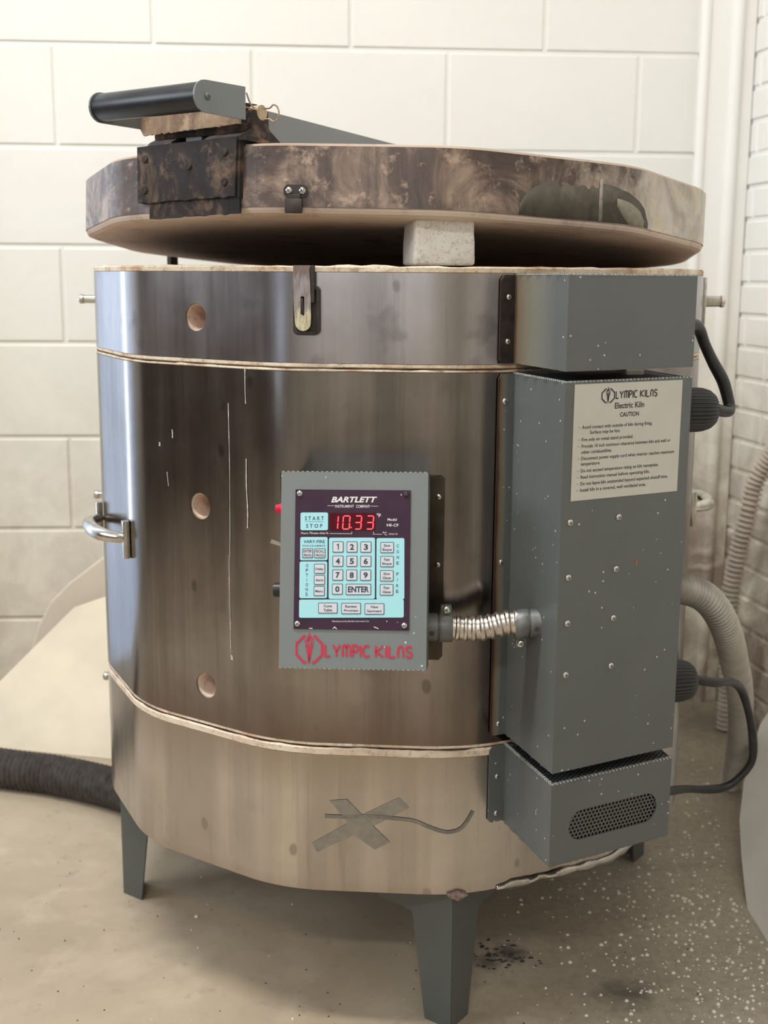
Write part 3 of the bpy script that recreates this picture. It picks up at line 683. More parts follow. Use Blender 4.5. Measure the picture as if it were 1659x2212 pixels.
# ------------------------------------------------------------------ latches and lift handles
M_lever, nt, b = nm('lever_steel'); tc = N(nt, 'ShaderNodeTexCoord'); sx = N(nt, 'ShaderNodeSeparateXYZ'); nt.links.new(tc.outputs['Generated'], sx.inputs[0])
f = noise(nt, coords(nt, scale=(1, 1, 0.3)), 260, 4); g = math_(nt, 'ADD', sx.outputs['Z'], math_(nt, 'MULTIPLY', math_(nt, 'SUBTRACT', f, 0.5), 0.2))
nt.links.new(mix(nt, ramp(nt, f, [(0.4, 0.0), (0.65, 0.5)]), ramp(nt, g, [(0.26, (0.72, 0.66, 0.46)), (0.36, (0.40, 0.36, 0.33)), (0.8, (0.36, 0.32, 0.33)), (0.9, (0.25, 0.19, 0.17))]), (0.14, 0.11, 0.11)), b.inputs['Base Color'])
b.inputs['Metallic'].default_value = 0.7; b.inputs['Roughness'].default_value = 0.4
def latch_full():
    # draw latch on the top ring below the lid, open, tongue hanging down
    o = pCD+tCD*(-0.0775)+nCD*0.0005; mb = MB(); mb.M = frame(o, tCD, (0, 0, 1), nCD)
    # back plate rim
    mb.prism(rrect(-0.0150, 0.0150, 0.894, 0.948, 0.006), 0, 0.0016)
    ro = rrect(-0.0155, 0.0155, 0.893, 0.950, 0.0065); ri = rrect(-0.0118, 0.0118, 0.8975, 0.947, 0.004)
    mb.loops([[(p[0], p[1], 0.0) for p in ro], [(p[0], p[1], 0.0060) for p in ro], [(p[0], p[1], 0.0060) for p in ri], [(p[0], p[1], 0.0) for p in ri]], cap=False)
    mb.box(0.0045, 0.0100, 0.930, 0.9725, 0.001, 0.009, 0.001)
    base = mb.build('latch', M_dark, kiln, fixn=True); base['label'] = 'charred draw latch on the top ring'
    mb = MB(); mb.M = frame(o, tCD, (0, 0, 1), nCD)
    # channel-shaped lever with a slot and rounded tongue
    outer = [(-0.0145, 0.9725), (-0.0145, 0.935), (-0.0130, 0.915), (-0.0128, 0.908)]
    for k in range(9): a = rad(180+k*22.5); outer.append((-0.0035+0.0090*math.cos(a), 0.907+0.0090*math.sin(a)))
    outer += [(0.0058, 0.915), (0.0056, 0.935), (0.0040, 0.9725)]
    slot = rrect(-0.0060, -0.0018, 0.9165, 0.9375, 0.0015, 3)
    mb.flat(outer, [slot], 0.0095)
    n = len(outer); mb.loops([[(p[0], p[1], 0.0095) for p in outer], [(p[0]*1.0, p[1], 0.0065) for p in outer]], cap=False)
    n = len(slot); mb.loops([[(p[0], p[1], 0.0095) for p in slot], [(p[0], p[1], 0.0065) for p in slot]], cap=False)
    l = mb.build('lever', M_lever, base)
    mb = MB(); mb.M = frame(o, tCD, (0, 0, 1), nCD)
    mb.tube(catmull([(-0.0040, 0.9350, 0.005), (-0.0042, 0.9335, 0.0105), (-0.0036, 0.926, 0.0125), (-0.0032, 0.918, 0.0105), (-0.0030, 0.9155, 0.006)], 6), 0.0013, 8)
    mb.build('wire_loop', M_dark, base, smooth=True)
latch_full()
def knob_latch(az, z, out=0.026, r=0.0065, R0=0.437):
    n = azdir(rad(az)); t = Vector((math.cos(rad(az)), math.sin(rad(az)), 0)); mb = MB(); mb.M = frame(n*(R0)+Vector((0, 0, z)), t, (0, 0, 1), n)
    mb.box(-0.016, 0.016, -0.035, 0.035, 0, 0.003, 0.001); mb.cyl((0, 0, 0.002), (0, 0, out), r, 16, r*0.9)
    mb.lathe([(r*0.9, out-0.001), (r*1.08, out+0.002), (r*1.0, out+0.006), (r*0.5, out+0.008)], 16)
    o = mb.build('latch', M_chrome, kiln, smooth=True); return o
knob_latch(-88, 0.925, 0.031); knob_latch(88, 0.928, 0.026, 0.0085, 0.452); knob_latch(-93, 0.622, 0.030); knob_latch(-93, 0.325, 0.026)
def lift_handle(p, n, t, s0, s1, z, h):
    mb = MB(); mb.M = frame(p+Vector((0, 0, z)), t, (0, 0, 1), n)
    L = [(s0, 0, 0.003), (s0+(s1-s0)*0.06, 0, 0.013), (s0+(s1-s0)*0.2, 0, h*0.85), (s0+(s1-s0)*0.38, 0, h), (s0+(s1-s0)*0.62, 0, h), (s0+(s1-s0)*0.8, 0, h*0.85), (s0+(s1-s0)*0.94, 0, 0.013), (s1, 0, 0.003)]
    P = catmull(L, 8); tot = sum((b-a).length for a, b in zip(P, P[1:]))
    mb.tube(P, lambda l: 0.0066+0.0038*math.sin(PI*l/tot), 14)
    o = mb.build('lift_handle', M_chrome, kiln, smooth=True, angle=60)
    for s in (s0, s1):
        mb = MB(); mb.M = frame(p+Vector((0, 0, z)), t, (0, 0, 1), n); mb.box(s-0.0065, s+0.0065, -0.028, 0.024, 0, 0.009, 0.002)
        mb.build('mount_plate', M_chrome, o, smooth=True)
lift_handle(pAB, nAB, tAB, 0.070, -0.085, 0.613, 0.030)
pR, nR, tR = facet(86.06); lift_handle(pR, nR, tR, 0.06, -0.07, 0.632, 0.034)

# ------------------------------------------------------------------ electrical boxes on the right
A_, B_, C_, D_ = Vector((0.134, -0.4175)), Vector((0.178, -0.547)), Vector((0.335, -0.460)), Vector((0.304, -0.343))
FT = Vector((C_.x-B_.x, C_.y-B_.y, 0)).normalized(); FN = Vector((FT.y, -FT.x, 0)); FW = (C_-B_).length
LT = Vector((B_.x-A_.x, B_.y-A_.y, 0)).normalized(); LN = Vector((LT.y, -LT.x, 0))
if LN.x > 0: LN = -LN
def inside(poly, x, y):
    c = False; n = len(poly)
    for i in range(n):
        x0, y0 = poly[i]; x1, y1 = poly[i-1]
        if (y0 > y) != (y1 > y) and x < (x1-x0)*(y-y0)/(y1-y0)+x0: c = not c
    return c
def perforated(mb, poly, pitch, hr, z=0.0):
    # plate of hexagonal cells, each with its round hole, over a polygon in local XY
    x0, x1 = min(p[0] for p in poly), max(p[0] for p in poly); y0, y1 = min(p[1] for p in poly), max(p[1] for p in poly)
    rh = pitch*math.sqrt(3)/2; j = 0; y = y0
    while y <= y1+rh:
        x = x0-(pitch/2 if j % 2 else 0)
        while x <= x1+pitch:
            if inside(poly, x, y):
                vs = []; R = pitch/math.sqrt(3)
                for k in range(12):
                    a = rad(30*k); rr = R if k % 2 else pitch/2
                    vs.append((x+rr*math.cos(a), y+rr*math.sin(a), z))
                for k in range(12):
                    a = rad(30*k); vs.append((x+hr*math.cos(a), y+hr*math.sin(a), z))
                mb.add(vs, [(k, (k+1) % 12, 12+(k+1) % 12, 12+k) for k in range(12)])
            x += pitch
        y += rh; j += 1
def ebox(name, z0, z1, mat, mat_side, slot=None, label=None):
    mb = MB(); th = 0.0016
    ctr = (A_+B_+C_+D_)/4
    def ins(p): return (p-ctr)*(1-0.016)+ctr
    def wall(p, q):
        pi, qi = ins(p), ins(q)
        mb.add([(p.x, p.y, z0), (q.x, q.y, z0), (q.x, q.y, z1), (p.x, p.y, z1), (pi.x, pi.y, z0), (qi.x, qi.y, z0), (qi.x, qi.y, z1), (pi.x, pi.y, z1)],
               [(0, 1, 2, 3), (7, 6, 5, 4), (3, 2, 6, 7), (4, 5, 1, 0)])
    wall(A_, B_); wall(C_, D_)
    if not slot: wall(B_, C_)
    else:
        mb.M = frame((B_.x, B_.y, 0), FT, (0, 0, 1), FN); s = rrect(*slot, (slot[3]-slot[2])/2*0.999, 8)
        mb.flat([(0, z0), (FW, z0), (FW, z1), (0, z1)], [s], 0)
        mb.loops([[(p[0], p[1], 0) for p in s], [(p[0], p[1], -0.002) for p in s]], cap=False)
        mb.M = Matrix.Identity(4)
    # screwed side flange on the jacket
    mb.M = frame(pDE+nDE*0.0006, tDE, (0, 0, 1), nDE)
    s0 = (Vector((0.1145, -0.4265, 0))-pDE).dot(tDE); s1 = (Vector((A_.x, A_.y, 0))-pDE).dot(tDE)+0.0005
    mb.prism([(s0, z0+0.004), (s0+0.004, z0), (s1, z0), (s1, z1), (s0+0.004, z1), (s0, z1-0.006)], 0, 0.0016)
    mb.M = Matrix.Identity(4)
    o = mb.build(name, mat, kiln, fixn=False)
    if label: o['label'] = label
    # perforated top and bottom
    for z, nmz in ((z1-0.0006, 'perforated_top'), (z0+0.0006, 'perforated_bottom')):
        m2 = MB(); m2.M = Matrix.Translation((0, 0, z)); perforated(m2, [(A_.x, A_.y), (B_.x, B_.y), (C_.x, C_.y), (D_.x, D_.y)], 0.0056, 0.0020)
        m2.build(nmz, M_box, o)
    for z in (z1-0.006, z0+0.006):
        m2 = MB(); m2.prism([tuple(p*0.97+ctr*0.03) for p in (A_, B_, C_, D_)], z-0.0006, z+0.0006); m2.build('dark_backing', M_black_ring, o)  # black plates stand in for the shade inside the box
    # small bent lip round the top edge, notched like cut mesh
    m2 = MB(); pr = [A_, B_, C_]
    for p, q in ((A_, B_), (B_, C_)):
        L = (q-p).length; t = (q-p)/L; nn = Vector((t.y, -t.x)); nn = nn if nn.dot((p+q)/2-ctr) > 0 else -nn; k = int(L/0.0050)
        for i in range(k):
            a = p+t*(L*(i+0.2)/k)+nn*0.0004; c2 = p+t*(L*(i+0.75)/k)+nn*0.0004; m2.prism([tuple(a), tuple(c2), tuple(c2-nn*0.0035), tuple(a-nn*0.0035)], z1-0.0002, z1+0.0016)
    m2.build('cut_mesh_edge', M_edge, o, fixn=True)
    return o
M_edge = plain('chipped_grey_edge', (0.34, 0.35, 0.34), 0.55, nscale=300, namp=0.5)
bx_top = ebox('terminal_box', T-0.1035, T-0.0015, M_box_top, None, label='scorched top section of the grey terminal box')
bx_mid = ebox('terminal_box', 0.4035, 0.8495, M_box_mid, None, label='tall middle section with the caution label')
SLOT = (0.0268, 0.159, 0.3135, 0.3510)
bx_bot = ebox('terminal_box', 0.2885, 0.3895, M_box, None, SLOT, label='bottom section with the oval vent')
fB0 = frame((B_.x, B_.y, 0), FT, (0, 0, 1), FN)
mb = MB(); mb.M = frame((B_.x, B_.y, 0), FT, (0, 0, 1), FN) @ Matrix.Translation((0, 0, -0.0022))
perforated(mb, [(p[0]*1.0, p[1]) for p in rrect(SLOT[0]-0.003, SLOT[1]+0.003, SLOT[2]-0.003, SLOT[3]+0.003, 0.02, 6)], 0.00535, 0.00175)
m3 = MB(); m3.M = fB0 @ Matrix.Translation((0, 0, -0.010)); m3.box(0.010, 0.172, 0.298, 0.380, -0.001, 0); m3.build('dark_backing', M_black_ring, bx_bot)  # black plate paints the dark interior behind the vent holes
mb.build('vent_grille', plain('grille_grey', (0.10, 0.102, 0.096), 0.5), bx_bot)
# flange facing strip scorched black on the top box, and the dark seam line next to the flange
mb = MB(); mb.M = frame(pDE+nDE*0.0023, tDE, (0, 0, 1), nDE); s0 = (Vector((0.1145, -0.4265, 0))-pDE).dot(tDE)
mb.prism([(s0+0.001, T-0.1035), (s0+0.019, T-0.1035), (s0+0.019, T-0.002), (s0+0.005, T-0.002), (s0+0.001, T-0.010)], 0, 0.0008)
o = mb.build('scorched_flange', M_dark, bx_top, fixn=True)
o['label'] = 'blackened flange of the top section'
def dpos(s, z, off=0.0024): return pDE+tDE*s+nDE*off+Vector((0, 0, z))
sF = s0+0.0105
for z in (T-0.027, T-0.078): screw(bx_top, dpos(sF, z, 0.0031), nDE, 0.0034)
for z, dx in ((T-0.148, -0.001), (T-0.342, -0.001), (T-0.547, 0.001)): screw(bx_mid, dpos(sF+dx, z), nDE, 0.0042 if z > 0.8 else 0.0036)
for z in (T-0.616, T-0.665): screw(bx_bot, dpos(sF+0.001, z), nDE, 0.0035)
fB = frame((B_.x, B_.y, 0), FT, (0, 0, 1), FN)
for i, (s, z) in enumerate([(0.0126, 0.6953), (0.0806, 0.6956), (0.0128, 0.6328), (0.0798, 0.6356), (0.0138, 0.5799), (0.0789, 0.5779), (0.0138, 0.5198), (0.0785, 0.5210)]):
    screw(bx_mid, fB @ Vector((s, z, 0.0002)), FN, 0.0039, rot=0.3+i*0.7)
# red crayon tick on the middle box
mb = MB(); mb.M = fB; mb.ribbon([(0.1085, 0.6440), (0.1095, 0.6405), (0.1088, 0.6365)], 0.0015, 0.0004); mb.build('red_mark', plain('red_crayon', (0.55, 0.10, 0.06), 0.6), bx_mid)

# --- logo shared by the sticker and the control box: octagon ring, torch and stroke lettering
def arcp(cx, cy, rx, ry, a0, a1, n=8): return [(cx+rx*math.cos(rad(a0+(a1-a0)*k/n)), cy+ry*math.sin(rad(a0+(a1-a0)*k/n))) for k in range(n+1)]
GL = {'L': (0.62, [[(0, 1), (0, 0), (1, 0)]]), 'Y': (0.85, [[(0, 1), (0.5, 0.5), (1, 1)], [(0.5, 0.5), (0.5, 0)]]),
      'M': (0.95, [[(0, 0), (0, 0.7)]+arcp(0.25, 0.72, 0.25, 0.28, 180, 0)+[(0.5, 0)], [(0.5, 0.7)]+arcp(0.75, 0.72, 0.25, 0.28, 180, 0)+[(1, 0)]]),
      'P': (0.6, [[(0, 0), (0, 1), (0.5, 1)]+arcp(0.5, 0.73, 0.5, 0.27, 90, -90)+[(0, 0.46)]]), 'I': (0.02, [[(0.5, 0), (0.5, 1)]]),
      'C': (0.72, [arcp(0.6, 0.5, 0.6, 0.5, 48, 312, 12)]), 'K': (0.75, [[(0, 0), (0, 1)], [(1, 1), (0.05, 0.48), (1, 0)]]),
      'N': (0.55, [[(0, 0), (0, 0.6)]+arcp(0.5, 0.6, 0.5, 0.40, 180, 0)+[(1, 0)]]),
      'S': (0.60, [arcp(0.5, 0.74, 0.46, 0.26, 20, 180, 7)+arcp(0.5, 0.74, 0.46, 0.24, 180, 265, 4)+arcp(0.5, 0.26, 0.46, 0.24, 85, -30, 6)+arcp(0.5, 0.26, 0.46, 0.26, -30, -165, 6)])}
def strokes(mb, word, x0, x1, y0, y1, wd, z, mi):
    gap = 0.30; tot = sum(GL[c][0] for c in word)+gap*(len(word)-1); k = (x1-x0)/tot; x = x0; mb.k = mi
    for c in word:
        w_, ls = GL[c]
        for l in ls: mb.ribbon([(x+p[0]*w_*k, y0+p[1]*(y1-y0)) for p in l], wd, z)
        x += (w_+gap)*k
def torch_logo(mb, cx, cy, rx, ry, wd, z, mi):
    mb.k = mi; o = [(cx+rx*1.08*math.cos(rad(22.5+45*k)), cy+ry*1.08*math.sin(rad(22.5+45*k))) for k in range(8)]
    mb.ribbon([(cx+rx*0.32, cy+ry*0.99)]+[o[i] for i in (1, 0, 7, 6)]+[(cx+rx*0.22, cy-ry*0.99)], wd, z)
    mb.ribbon([(cx-rx*0.32, cy+ry*0.99)]+[o[i] for i in (2, 3, 4, 5)]+[(cx-rx*0.22, cy-ry*0.99)], wd, z)
    th = wd*0.42
    for l in ([(-0.24, 0.20), (-0.02, -1.12), (0.24, 0.20)], [(-0.10, 0.15), (-0.02, -1.0)], [(0.10, 0.15), (0.02, -1.0)], [(-0.30, 0.24), (0.0, 0.14), (0.30, 0.24)], [(-0.30, 0.24), (-0.22, 0.36), (0.0, 0.26), (0.22, 0.36), (0.34, 0.26)],
              [(-0.22, 0.36), (-0.34, 0.60), (-0.12, 0.90), (0.0, 1.25), (0.05, 1.02), (0.28, 0.80), (0.30, 0.55), (0.12, 0.34)], [(-0.05, 0.38), (-0.14, 0.56), (0.04, 0.86), (0.16, 0.62), (0.06, 0.42)]):
        mb.ribbon([(cx+rx*p[0], cy+ry*p[1]) for p in l], th, z)
    mb.ribbon([(cx-rx*0.12, cy+ry*0.62), (cx+rx*0.0, cy+ry*0.98)], wd*0.9, z); mb.ribbon([(cx, cy+ry*0.1), (cx, cy-ry*0.9)], wd*0.55, z)

# --- caution sticker
SW, SH = 0.1525, 0.1282; sx0, sz0 = 0.0122, 0.7192
M_stk = plain('sticker_paper', (0.56, 0.545, 0.49), 0.55, nscale=20, namp=0.04); M_ink = plain('black_ink', (0.02, 0.02, 0.03), 0.5)
mb = MB(); mb.M = fB @ Matrix.Translation((sx0, sz0, 0)); mb.prism([(0, 0), (SW, 0), (SW, SH), (0, SH)], 0.0002, 0.0007)
def U(u): return u*SW
def V_(v): return SH*(1-v)
zt = 0.0009
for s, u0, u1, v in [("Avoid contact with outside of kiln during firing.", .0765, .724, .368), ("Surface may be hot.", .149, .427, .415), ("Fire only on metal stand provided.", .078, .549, .475),
                     ("Provide 10 inch minimum clearance between kiln and wall or", .079, .909, .532), ("other combustibles.", .078, .355, .582), ("Disconnect power supply cord when interior reaches maximum", .079, .949, .637),
                     ("temperature.", .077, .252, .684), ("Do not exceed temperature rating on kiln nameplate.", .08, .802, .743), ("Read instruction manual before operating kiln.", .08, .721, .798),
                     ("Do not leave kiln unattended beyond expected shutoff time.", .08, .90, .856), ("Install kiln in a covered, well ventilated area.", .079, .69, .911)]:
    text(mb, s, U(u0), U(u1), V_(v+0.013), V_(v-0.016), zt, 1, bold=0.012, fit=False)
    if s[0].isupper() and s[0] != 'S': mb.k = 1; mb.add([(U(.053)+0.0006*math.cos(k), V_(v)+0.0006*math.sin(k), zt) for k in [i*PI/3 for i in range(6)]], [(0, 1, 2, 3, 4, 5)], 1)
text(mb, 'Electric Kiln', U(.366), U(.640), V_(.224), V_(.172), zt, 1, bold=0.02); text(mb, 'CAUTION', U(.416), U(.594), V_(.297), V_(.257), zt, 1, bold=0.02)
torch_logo(mb, U(.302), V_(.108), 0.0087, 0.0075, 0.0016, zt, 1)
strokes(mb, 'LYMPIC', U(.374), U(.568), V_(.135), V_(.074), 0.0014, zt, 1); strokes(mb, 'KILNS', U(.600), U(.757), V_(.132), V_(.074), 0.0014, zt, 1)
stk = mb.build('caution_label', [M_stk, M_ink], bx_mid); stk['label'] = 'off-white caution label with black printing'

# ------------------------------------------------------------------ control box
cyaw, cpit, crol = -0.0631, -0.2240, -0.0097
Rz = Matrix.Rotation(cyaw, 4, 'Z'); Rx = Matrix.Rotation(cpit, 4, 'X'); Ry = Matrix.Rotation(crol, 4, 'Y')
CW, CH = 0.1638, 0.2176; cc = Vector((-0.0494, -0.545, T-0.3245))
RB = Matrix.Translation(cc) @ Rz @ Rx @ Ry                   # local x right, z up, -y outward
FC = RB @ Matrix(((1, 0, 0, 0), (0, 0, -1, 0), (0, 1, 0, 0), (0, 0, 0, 1)))   # local x right, y up, z outward
fr4 = [FC @ Vector((sx*CW/2, sy*CH/2, 0)) for sx, sy in ((-1, 1), (1, 1), (1, -1), (-1, -1))]
FD = FC.to_3x3() @ Vector((0, 0, 1)); CD_ = 0.0800
bk4 = [p-FD*CD_ for p in fr4]
mb = MB(); mb.add(fr4+bk4, [(3, 2, 1, 0), (0, 4, 7, 3), (1, 2, 6, 5), (4, 5, 6, 7)])
q = [p-nCD*0.0 for p in fr4]
ctl = mb.build('control_box', M_ctl, kiln, fixn=True)
ctl['label'] = 'grey wedge-shaped controller box'
for a, b2, c2, d2, s in ((fr4[0], fr4[1], bk4[1], bk4[0], 'perforated_top'), (fr4[3], fr4[2], bk4[2], bk4[3], 'perforated_bottom')):
    xx = (b2-a).normalized(); yy = (d2-a); yy = (yy-xx*yy.dot(xx)).normalized(); zz = xx.cross(yy); M4 = frame(a, xx, yy, zz); Mi = M4.inverted()
    m2 = MB(); m2.M = M4; perforated(m2, [tuple((Mi @ p)[:2]) for p in (a, b2, c2, d2)], 0.0055, 0.0020, 0); m2.build(s, M_ctl, ctl)
    m2 = MB(); n2 = 30
    for i in range(n2):
        p0 = a.lerp(b2, (i+0.1)/n2); p1 = a.lerp(b2, (i+0.65)/n2); dz = Vector((0, 0, 0.0010 if s.endswith('top') else -0.0010))
        bb = (d2-a).normalized()*0.002
        m2.add([p0, p1, p1+bb, p0+bb, p0+dz, p1+dz, p1+bb+dz, p0+bb+dz], [(0, 1, 5, 4), (1, 2, 6, 5), (2, 3, 7, 6), (3, 0, 4, 7), (4, 5, 6, 7), (3, 2, 1, 0)])
    m2.build('cut_mesh_edge', M_edge, ctl, fixn=True)
# wedge bracket between the box and the jacket
def tojk(p): return p-nCD*((p-pCD).dot(nCD)-0.0015)
wb = [bk4[0].lerp(bk4[1], 0.06), bk4[1].lerp(bk4[0], 0.02), bk4[2].lerp(bk4[3], 0.02), bk4[3].lerp(bk4[2], 0.06)]; wj = [tojk(p) for p in wb]
mb = MB(); mb.add(wb+wj, [(0, 1, 5, 4), (1, 2, 6, 5), (2, 3, 7, 6), (3, 0, 4, 7)]); mb.build('wedge_bracket', M_flange, ctl, fixn=True)
# browned mounting flange, right of the box
mb = MB(); mb.M = frame(pCD+nCD*0.0006, tCD, (0, 0, 1), nCD)
mb.prism([(-0.110, 0.505), (0.081, 0.505), (0.0855, 0.510), (0.0855, 0.727), (0.081, 0.7305), (-0.110, 0.7305)], 0, 0.0018)
fl = mb.build('mounting_flange', M_flange, ctl, fixn=True); fl['label'] = 'heat-browned mounting flange'
for z in (0.7054, 0.6233): screw(ctl, pCD+tCD*0.0785+nCD*0.0028+Vector((0, 0, z)), nCD, 0.0034)

# printed faceplate; layout table in plate units read off the panel
PA, PB, PW, PH = -0.0015, 0.0116, 0.1284, 0.1549
def fp(x, y):
    u, v = 0.5, 0.5
    for _ in range(4):
        xl = 38-10*v; xr = 1355-17*v; u = (x-xl)/(xr-xl); yt = 88+12*u; yb = 1675+25*u; v = (y-yt)/(yb-yt)
    return (PA+(u-0.5)*PW, PB+(0.5-v)*PH)
M_fp = plain('purple_faceplate', (0.042, 0.018, 0.038), 0.45, nscale=40, namp=0.15, spec=0.25)
M_aqua = plain('aqua_print', (0.37, 0.72, 0.80), 0.45); M_white = plain('white_print', (0.72, 0.70, 0.72), 0.45)
M_key = plain('pale_key', (0.62, 0.64, 0.70), 0.4); M_navy = plain('navy_print', (0.020, 0.035, 0.070), 0.45)
M_red = plain('red_display_window', (0.075, 0.001, 0.006), 0.4, spec=0.15); M_led = plain('lit_segment', (1, 0.1, 0.1), 0.4, emit=(1.0, 0.022, 0.045), es=1.7)
mb = MB(); mb.M = FC; mb.prism([(PA-PW/2, PB-PH/2), (PA+PW/2, PB-PH/2), (PA+PW/2, PB+PH/2), (PA-PW/2, PB+PH/2)], 0.0001, 0.0012)
ZP = 0.00135
def ptxt(m_, s, x0, x1, y0, y1, mi, bold=0.0, shear=0.0, z=ZP):
    # y0 top, y1 bottom in plate units
    text(m_, s, x0, x1, -y1, -y0, z, mi, bold, shear, mp=lambda x, y: fp(x, -y))
ptxt(mb, 'BARTLETT', 447, 972, 172, 238, 1, 0.035, 0.28)
ptxt(mb, 'INSTRUMENT', 495, 708, 266, 297, 1, 0.01); ptxt(mb, 'COMPANY', 733, 893, 266, 299, 1, 0.01)
def pline(m_, pts, wd, mi, z=ZP): m_.k = mi; m_.ribbon([fp(*p) for p in pts], wd, z)
pline(mb, [(405, 275), (488, 275)], 0.0004, 1); pline(mb, [(898, 280), (983, 281)], 0.0004, 1)
ptxt(mb, 'F', 990, 1018, 368, 408, 1, 0.01); pline(mb, [fpx for fpx in arcp(978, 372, 8, 9, 0, 360, 10)], 0.0004, 1)
ptxt(mb, 'Model', 1092, 1196, 418, 449, 1, 0.012); ptxt(mb, 'V6', 1080, 1140, 480, 513, 1, 0.02, 0.3); ptxt(mb, '-CF', 1143, 1217, 482, 514, 1, 0.02)
ptxt(mb, 'Hours. Minutes when lit', 105, 418, 572, 600, 1); pline(mb, [(432, 593), (685, 596), (685, 571)], 0.00045, 1)
pline(mb, [(932, 571), (932, 601), (1028, 602)], 0.00045, 1); ptxt(mb, 'C', 1058, 1085, 576, 612, 1, 0.01); pline(mb, arcp(1045, 580, 7, 8, 0, 360, 10), 0.0004, 1)
ptxt(mb, 'when lit', 1103, 1207, 586, 608, 1); ptxt(mb, 'Manufactured by Bartlett Instrument Co.', 467, 888, 1580, 1606, 1)
for pts in ([(205, 1668), (245, 1670)], [(475, 1675), (495, 1655), (520, 1678)], [(940, 1655), (965, 1665), (992, 1676)], [(1085, 1585), (1087, 1600)], [(1205, 1600), (1207, 1606)], [(1246, 142), (1248, 158)]): pline(mb, pts, 0.0009, 1)
face = mb.build('faceplate', [M_fp, M_white], ctl); face['label'] = 'dark purple faceplate with white lettering'
def pad(x0, x1, y0, y1, name='key_panel', extra=None, r=20):
    m_ = MB(); m_.M = FC; pl = [fp(x, -y) for x, y in rrect(x0, x1, -y1, -y0, r, 4)]; m_.prism(pl, 0.0012, 0.0016)
    if extra: extra(m_)
    return m_.build(name, [M_aqua, M_navy], ctl)
ZQ = 0.0017
def vt(m_, lst, hw=13, hh=18):
    for s, x, y in lst: ptxt(m_, s, x-(hw if s != 'I' else 2.5), x+(hw if s != 'I' else 2.5), y-hh, y+hh, 1, 0.012, z=ZQ)
o = pad(98, 413, 352, 555, 'start_stop_key', lambda m_: (ptxt(m_, 'S T A R T', 149, 366, 396, 442, 1, 0.015, z=ZQ), ptxt(m_, 'S T O P', 163, 350, 483, 527, 1, 0.015, z=ZQ), pline(m_, [(147, 456), (362, 457)], 0.0003, 1, ZQ)))
pad(97, 410, 632, 897, extra=lambda m_: (ptxt(m_, 'VARY-FIRE', 135, 378, 666, 702, 1, 0.015, z=ZQ), ptxt(m_, 'P R O G R A M M E R', 125, 385, 721, 742, 1, 0.015, z=ZQ)))
pad(92, 407, 910, 1328, extra=lambda m_: vt(m_, [('O', 178, 957), ('P', 177, 1011), ('T', 177, 1066), ('I', 176, 1122), ('O', 177, 1175), ('N', 175, 1228), ('S', 174, 1283)]))
pad(425, 950, 640, 1337)
pad(967, 1283, 645, 1343, extra=lambda m_: vt(m_, [('C', 1209, 735), ('O', 1209, 800), ('N', 1209, 865), ('E', 1208, 930), ('F', 1207, 1055), ('I', 1206, 1120), ('R', 1205, 1188), ('E', 1204, 1252)]))
pad(90, 1277, 1343, 1550)
def key(x0, x1, y0, y1, lines, big=False, what=''):
    m_ = MB(); m_.M = FC
    m_.k = 1; m_.prism([fp(x, -y) for x, y in rrect(x0, x1, -y1, -y0, 9, 3)], 0.0015, 0.0020)
    m_.k = 0; m_.prism([fp(x, -y) for x, y in rrect(x0+7, x1-7, -y1+7, -y0-7, 5, 3)], 0.0018, 0.0023)
    if big and lines[0] == '1':
        cx = (x0+x1)/2; cy = (y0+y1)/2; m_.k = 1; m_.ribbon([fp(cx-15, cy-20), fp(cx+4, cy-30), fp(cx+4, cy+33)], 0.0011, 0.0024)
    elif big:
        h = (y1-y0)*0.27; cy = (y0+y1)/2; cx = (x0+x1)/2; hw = (24 if lines[0] != '1' else 12) if len(lines[0]) == 1 else (x1-x0)/2*0.84
        ptxt(m_, lines[0], cx-hw, cx+hw, cy-h, cy+h, 1, 0.035, z=0.0024)
    else:
        n = len(lines); hh = 15 if n > 1 else 14
        for i, (s, k) in enumerate(lines):
            cy = (y0+y1)/2+((-23, 24)[i] if n > 1 else 2); hw = (x1-x0)/2*k
            desc = 7 if any(ch in s for ch in 'qgy') else 0
            ptxt(m_, s, (x0+x1)/2-hw, (x0+x1)/2+hw, cy-hh, cy+hh+desc, 1, 0.02, z=0.0024)
    return m_.build('key', [M_key, M_navy], ctl)
for r, row in enumerate(('123', '456', '789')):
    y0 = (683, 845, 1003)[r]
    for cidx, ch in enumerate(row):
        x0 = (468, 627, 785)[cidx]-r*1; key(x0, x0+124, y0+cidx, y0+124+cidx, [ch], True)
key(464, 586, 1163, 1287, ['0'], True); key(622, 907, 1165, 1292, ['ENTER'], True)
key(122, 245, 762, 870, [('ENTER', .78), ('PROG', .72)]); key(260, 385, 762, 872, [('RECALL', .78), ('PROG', .72)])
key(258, 383, 938, 1048, [('Delay', .74)]); key(258, 383, 1065, 1175, [('Alarm', .74)]); key(256, 381, 1190, 1302, [('Menu', .70)])
key(1012, 1164, 690, 815, [('Slow', .50), ('Bisque', .70)]); key(1011, 1163, 850, 975, [('Fast', .43), ('Bisque', .70)])
key(1009, 1161, 1012, 1137, [('Slow', .50), ('Glaze', .62)]); key(1007, 1159, 1170, 1297, [('Fast', .43), ('Glaze', .62)])
key(308, 528, 1378, 1500, [('Cone', .43), ('Table', .45)]); key(571, 793, 1382, 1508, [('Review', .60), ('Program', .72)]); key(835, 1057, 1388, 1514, [('View', .40), ('Segment', .76)])
